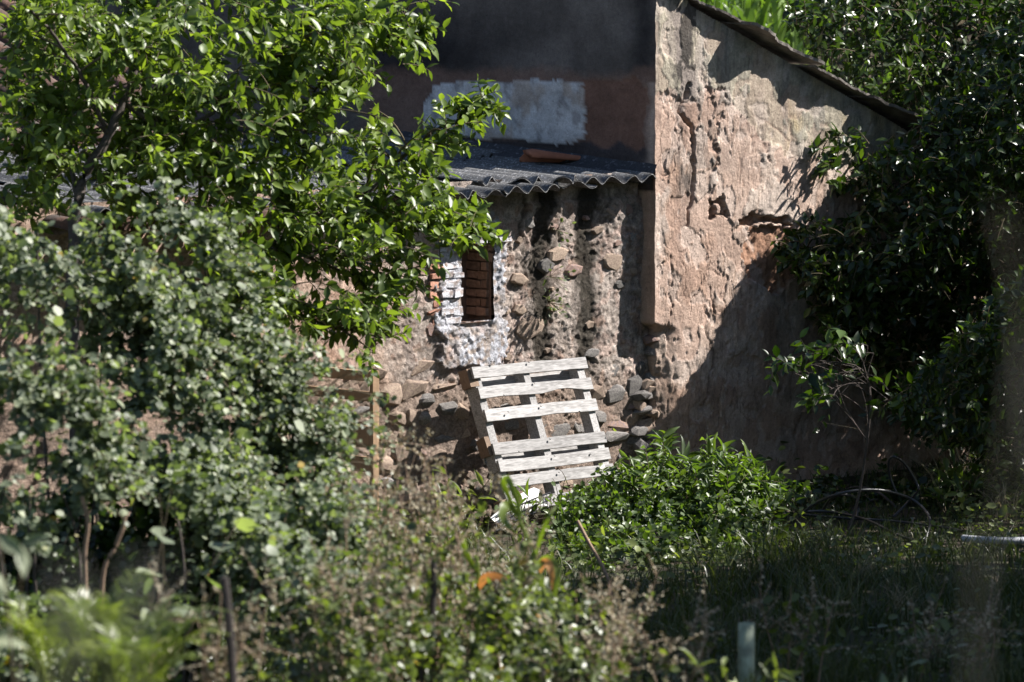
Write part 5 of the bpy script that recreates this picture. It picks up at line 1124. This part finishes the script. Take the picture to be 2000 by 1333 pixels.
# dry grass tufts
def tuft(px, py, d, n, h, label, mat=lf_dry, seed=0, group=None, wd=.003, cat='grass tuft', name='grass_tuft', lean=.35):
    rng = np.random.default_rng(seed + int(px)); b = P(px, py, d); b[2] = float(gz(b[0], b[1])); t = thing(name, label, cat, b, group); s0 = b + rng.normal(0, h * .12, (n, 3)) * [1, 1, 0]; hd = rng.normal(0, lean, (n, 3)) * [1, .6, 0]
    tt = np.linspace(0, 1, 6)[None, :, None]; p = s0[:, None] + np.array([0, 0, 1.0]) * h * rng.uniform(.5, 1.1, n)[:, None, None] * (tt - .35 * tt ** 2.2) + hd[:, None] * h * tt ** 2
    sd = nrm(np.cross(hd + [1e-3, 0, 0], [0, 0, 1.0]) + rng.normal(0, .3, (n, 3)) * [1, 1, 0]); wv = wd * np.array([.8, 1, 1, .8, .5, .1])
    v = np.stack([p - sd[:, None] * wv[None, :, None], p + sd[:, None] * wv[None, :, None]], 2).reshape(-1, 3); o = (np.arange(n) * 12)[:, None]; k = np.arange(5) * 2
    q = np.stack([o + k, o + k + 1, o + k + 3, o + k + 2], -1).reshape(-1, 4)
    put('blades', v, q, mat, t, True, {'tint': np.repeat(rng.beta(2, 2, n), 12)}, kind='stuff')
G5 = 'tufts of straw in the shade'
tuft(1880, 930, 35.6, 60, .8, 'straw tuft bending out under the dark tree', seed=1, group=G5, lean=.6); tuft(1960, 1040, 34.6, 50, .4, 'straw tuft by the end of the grey pipe', seed=2, group=G5); tuft(1760, 1190, 30, 60, .35, 'dry straw tuft in the middle of the dark grass', seed=3, group=G5); tuft(1620, 1190, 29, 30, .5, 'pale long-bladed grass tuft left of the dry straw in the dark grass', lf_grass, seed=4, group=G5, wd=.005)
tuft(1900, 1300, 25, 60, .4, 'grass tuft at the bottom right corner', lf_grass, seed=5, group=G5, wd=.004); tuft(1430, 1300, 24, 40, .35, 'straw tuft around the plant guard', seed=6, group=G5); tuft(1452, 1330, 24.0, 130, .5, 'thick dark grass tuft hiding the foot of the plant guard', lf_grass, seed=8, group=G5, wd=.005); tuft(1560, 1240, 27, 70, .4, 'ragged grass tuft right of the plant guard', lf_grass, seed=9, group=G5, wd=.005); tuft(1350, 1210, 28, 70, .45, 'tall dark grass tuft left of the plant guard', lf_grass, seed=10, group=G5, wd=.005); tuft(1820, 1230, 28, 60, .4, 'dry-tipped tuft in the dark grass towards the right edge', seed=11, group=G5); tuft(1500, 1110, 31.5, 60, .35, 'grass tuft below the bright shrub in the shade', lf_grass, seed=12, group=G5, wd=.005); tuft(1690, 1110, 31.5, 40, .3, 'short straw tuft below the hose loops', seed=13, group=G5)
tuft(730, 905, 33.2, 26, .5, 'fresh long-bladed tuft at the foot of the rubble wall left of the pallet', lf_shrub, seed=7, group=G5, wd=.008)

# ------------------------------------------------------------------ reeds on the slope behind the house
rng = np.random.default_rng(17)
G6 = 'reeds on the slope behind the house'
for k, (px, py, d) in enumerate(((1385, 70, 44), (1430, 90, 44.5), (1470, 110, 43.5), (1515, 130, 44), (1410, 60, 46), (1490, 80, 46.5), (1740, 250, 44))):
    b = P(px, py + 70, d); b[2] = float(gz(b[0], b[1])) ; h = P(px, py, d)[2] + .9 - b[2]
    t = thing('reed_clump', 'bright green reed clump behind the sloping roof edge', 'reeds', b, G6); n = 60
    s0 = b + rng.normal(0, .25, (n, 3)) * [1, 1, 0]; hd = rng.normal(0, .35, (n, 3)) * [1, .6, 0] + [.08, 0, 0]; zb = rng.uniform(.45, .8, n) * h
    tt = np.linspace(0, 1, 6)[None, :, None]; L_ = rng.uniform(.5, 1.0, n)
    p = s0[:, None] + np.array([0, 0, 1.0]) * (zb[:, None, None] + L_[:, None, None] * (tt * 1.0 - .5 * tt ** 2)) + hd[:, None] * L_[:, None, None] * tt ** 1.5
    sd = nrm(np.cross(hd, [0, 0, 1.0]) + rng.normal(0, .4, (n, 3)) * [1, 1, 0]); wv = .022 * np.array([.7, 1, 1, .8, .5, .1])
    v = np.stack([p - sd[:, None] * wv[None, :, None], p + sd[:, None] * wv[None, :, None]], 2).reshape(-1, 3); o = (np.arange(n) * 12)[:, None]; kk = np.arange(5) * 2
    q = np.stack([o + kk, o + kk + 1, o + kk + 3, o + kk + 2], -1).reshape(-1, 4); put('blades', v, q, lf_reed, t, True, {'tint': np.repeat(rng.beta(2, 2, n), 12)}, kind='stuff')
    st = np.stack([s0, s0 + (p[:, 0] - s0) * .5, p[:, 0]], 1); v, q = tubes(st, np.full((n, 3), .008), 4); put('stems', v, q, lf_reed, t, True, {'tint': np.full(len(v), .3)}, kind='stuff')
# dark bushes on the slope
for k, (x, y, s) in enumerate(((2.9, 13, 1.8), (4.6, 12.5, 1.9), (1.4, 14, 1.8))):
    rng = np.random.default_rng(80 + k); b = np.array([x, y, float(gz(x, y))]); t = thing('hill_bush', 'dark bush on the slope behind the house', 'bush', b, 'bushes on the slope behind the house')
    n = 1600; dirs = nrm(rng.normal(size=(n, 3))); pos = b + [0, 0, s * .7] + dirs * s * np.array([1, .8, .8]) * (1 - .35 * rng.random(n))[:, None]
    foliage(t, pos, nrm(dirs + rng.normal(0, .7, (n, 3))), nrm(dirs + rng.normal(0, .5, (n, 3)) + [0, 0, .5]), .16 * np.exp(rng.normal(0, .2, n)), LT_SMALL, lf_right, rng)

# ------------------------------------------------------------------ stems close to the photographer, far out of focus
def near_stems(pts_list, rad, label, mat, name='straw', group='stems close to the camera'):
    for pts, lb in zip(pts_list, label):
        pp = [P(*x) for x in pts]; g0 = pp[0].copy(); g0[2] = float(gz(g0[0], g0[1])) - .03; curve_thing(name, [g0] + pp, rad, mat, lb, 'straw', n=24, ns=6, group=group)
near_stems([[(2060, 1250, 6.0), (2010, 850, 6.0), (1990, 600, 6.0), (1950, 400, 5.8)], [(1900, 1340, 5.5), (1960, 1000, 5.4), (1990, 700, 5.3)]], .003, ['blurred grey stem close by at the right edge', 'shorter blurred grey stem close by at the right edge'], surf('grey_stem', (0.16, 0.145, 0.12)))
near_stems([[(250, 1330, 5), (290, 1200, 5), (340, 1080, 5)], [(120, 1340, 4.5), (160, 1280, 4.5), (200, 1180, 4.5)]], .0016, ['blurred pale stem close by over the ferns', 'blurred pale stem close by at the lower left corner'], surf('pale_straw', (0.4, 0.38, 0.33)))
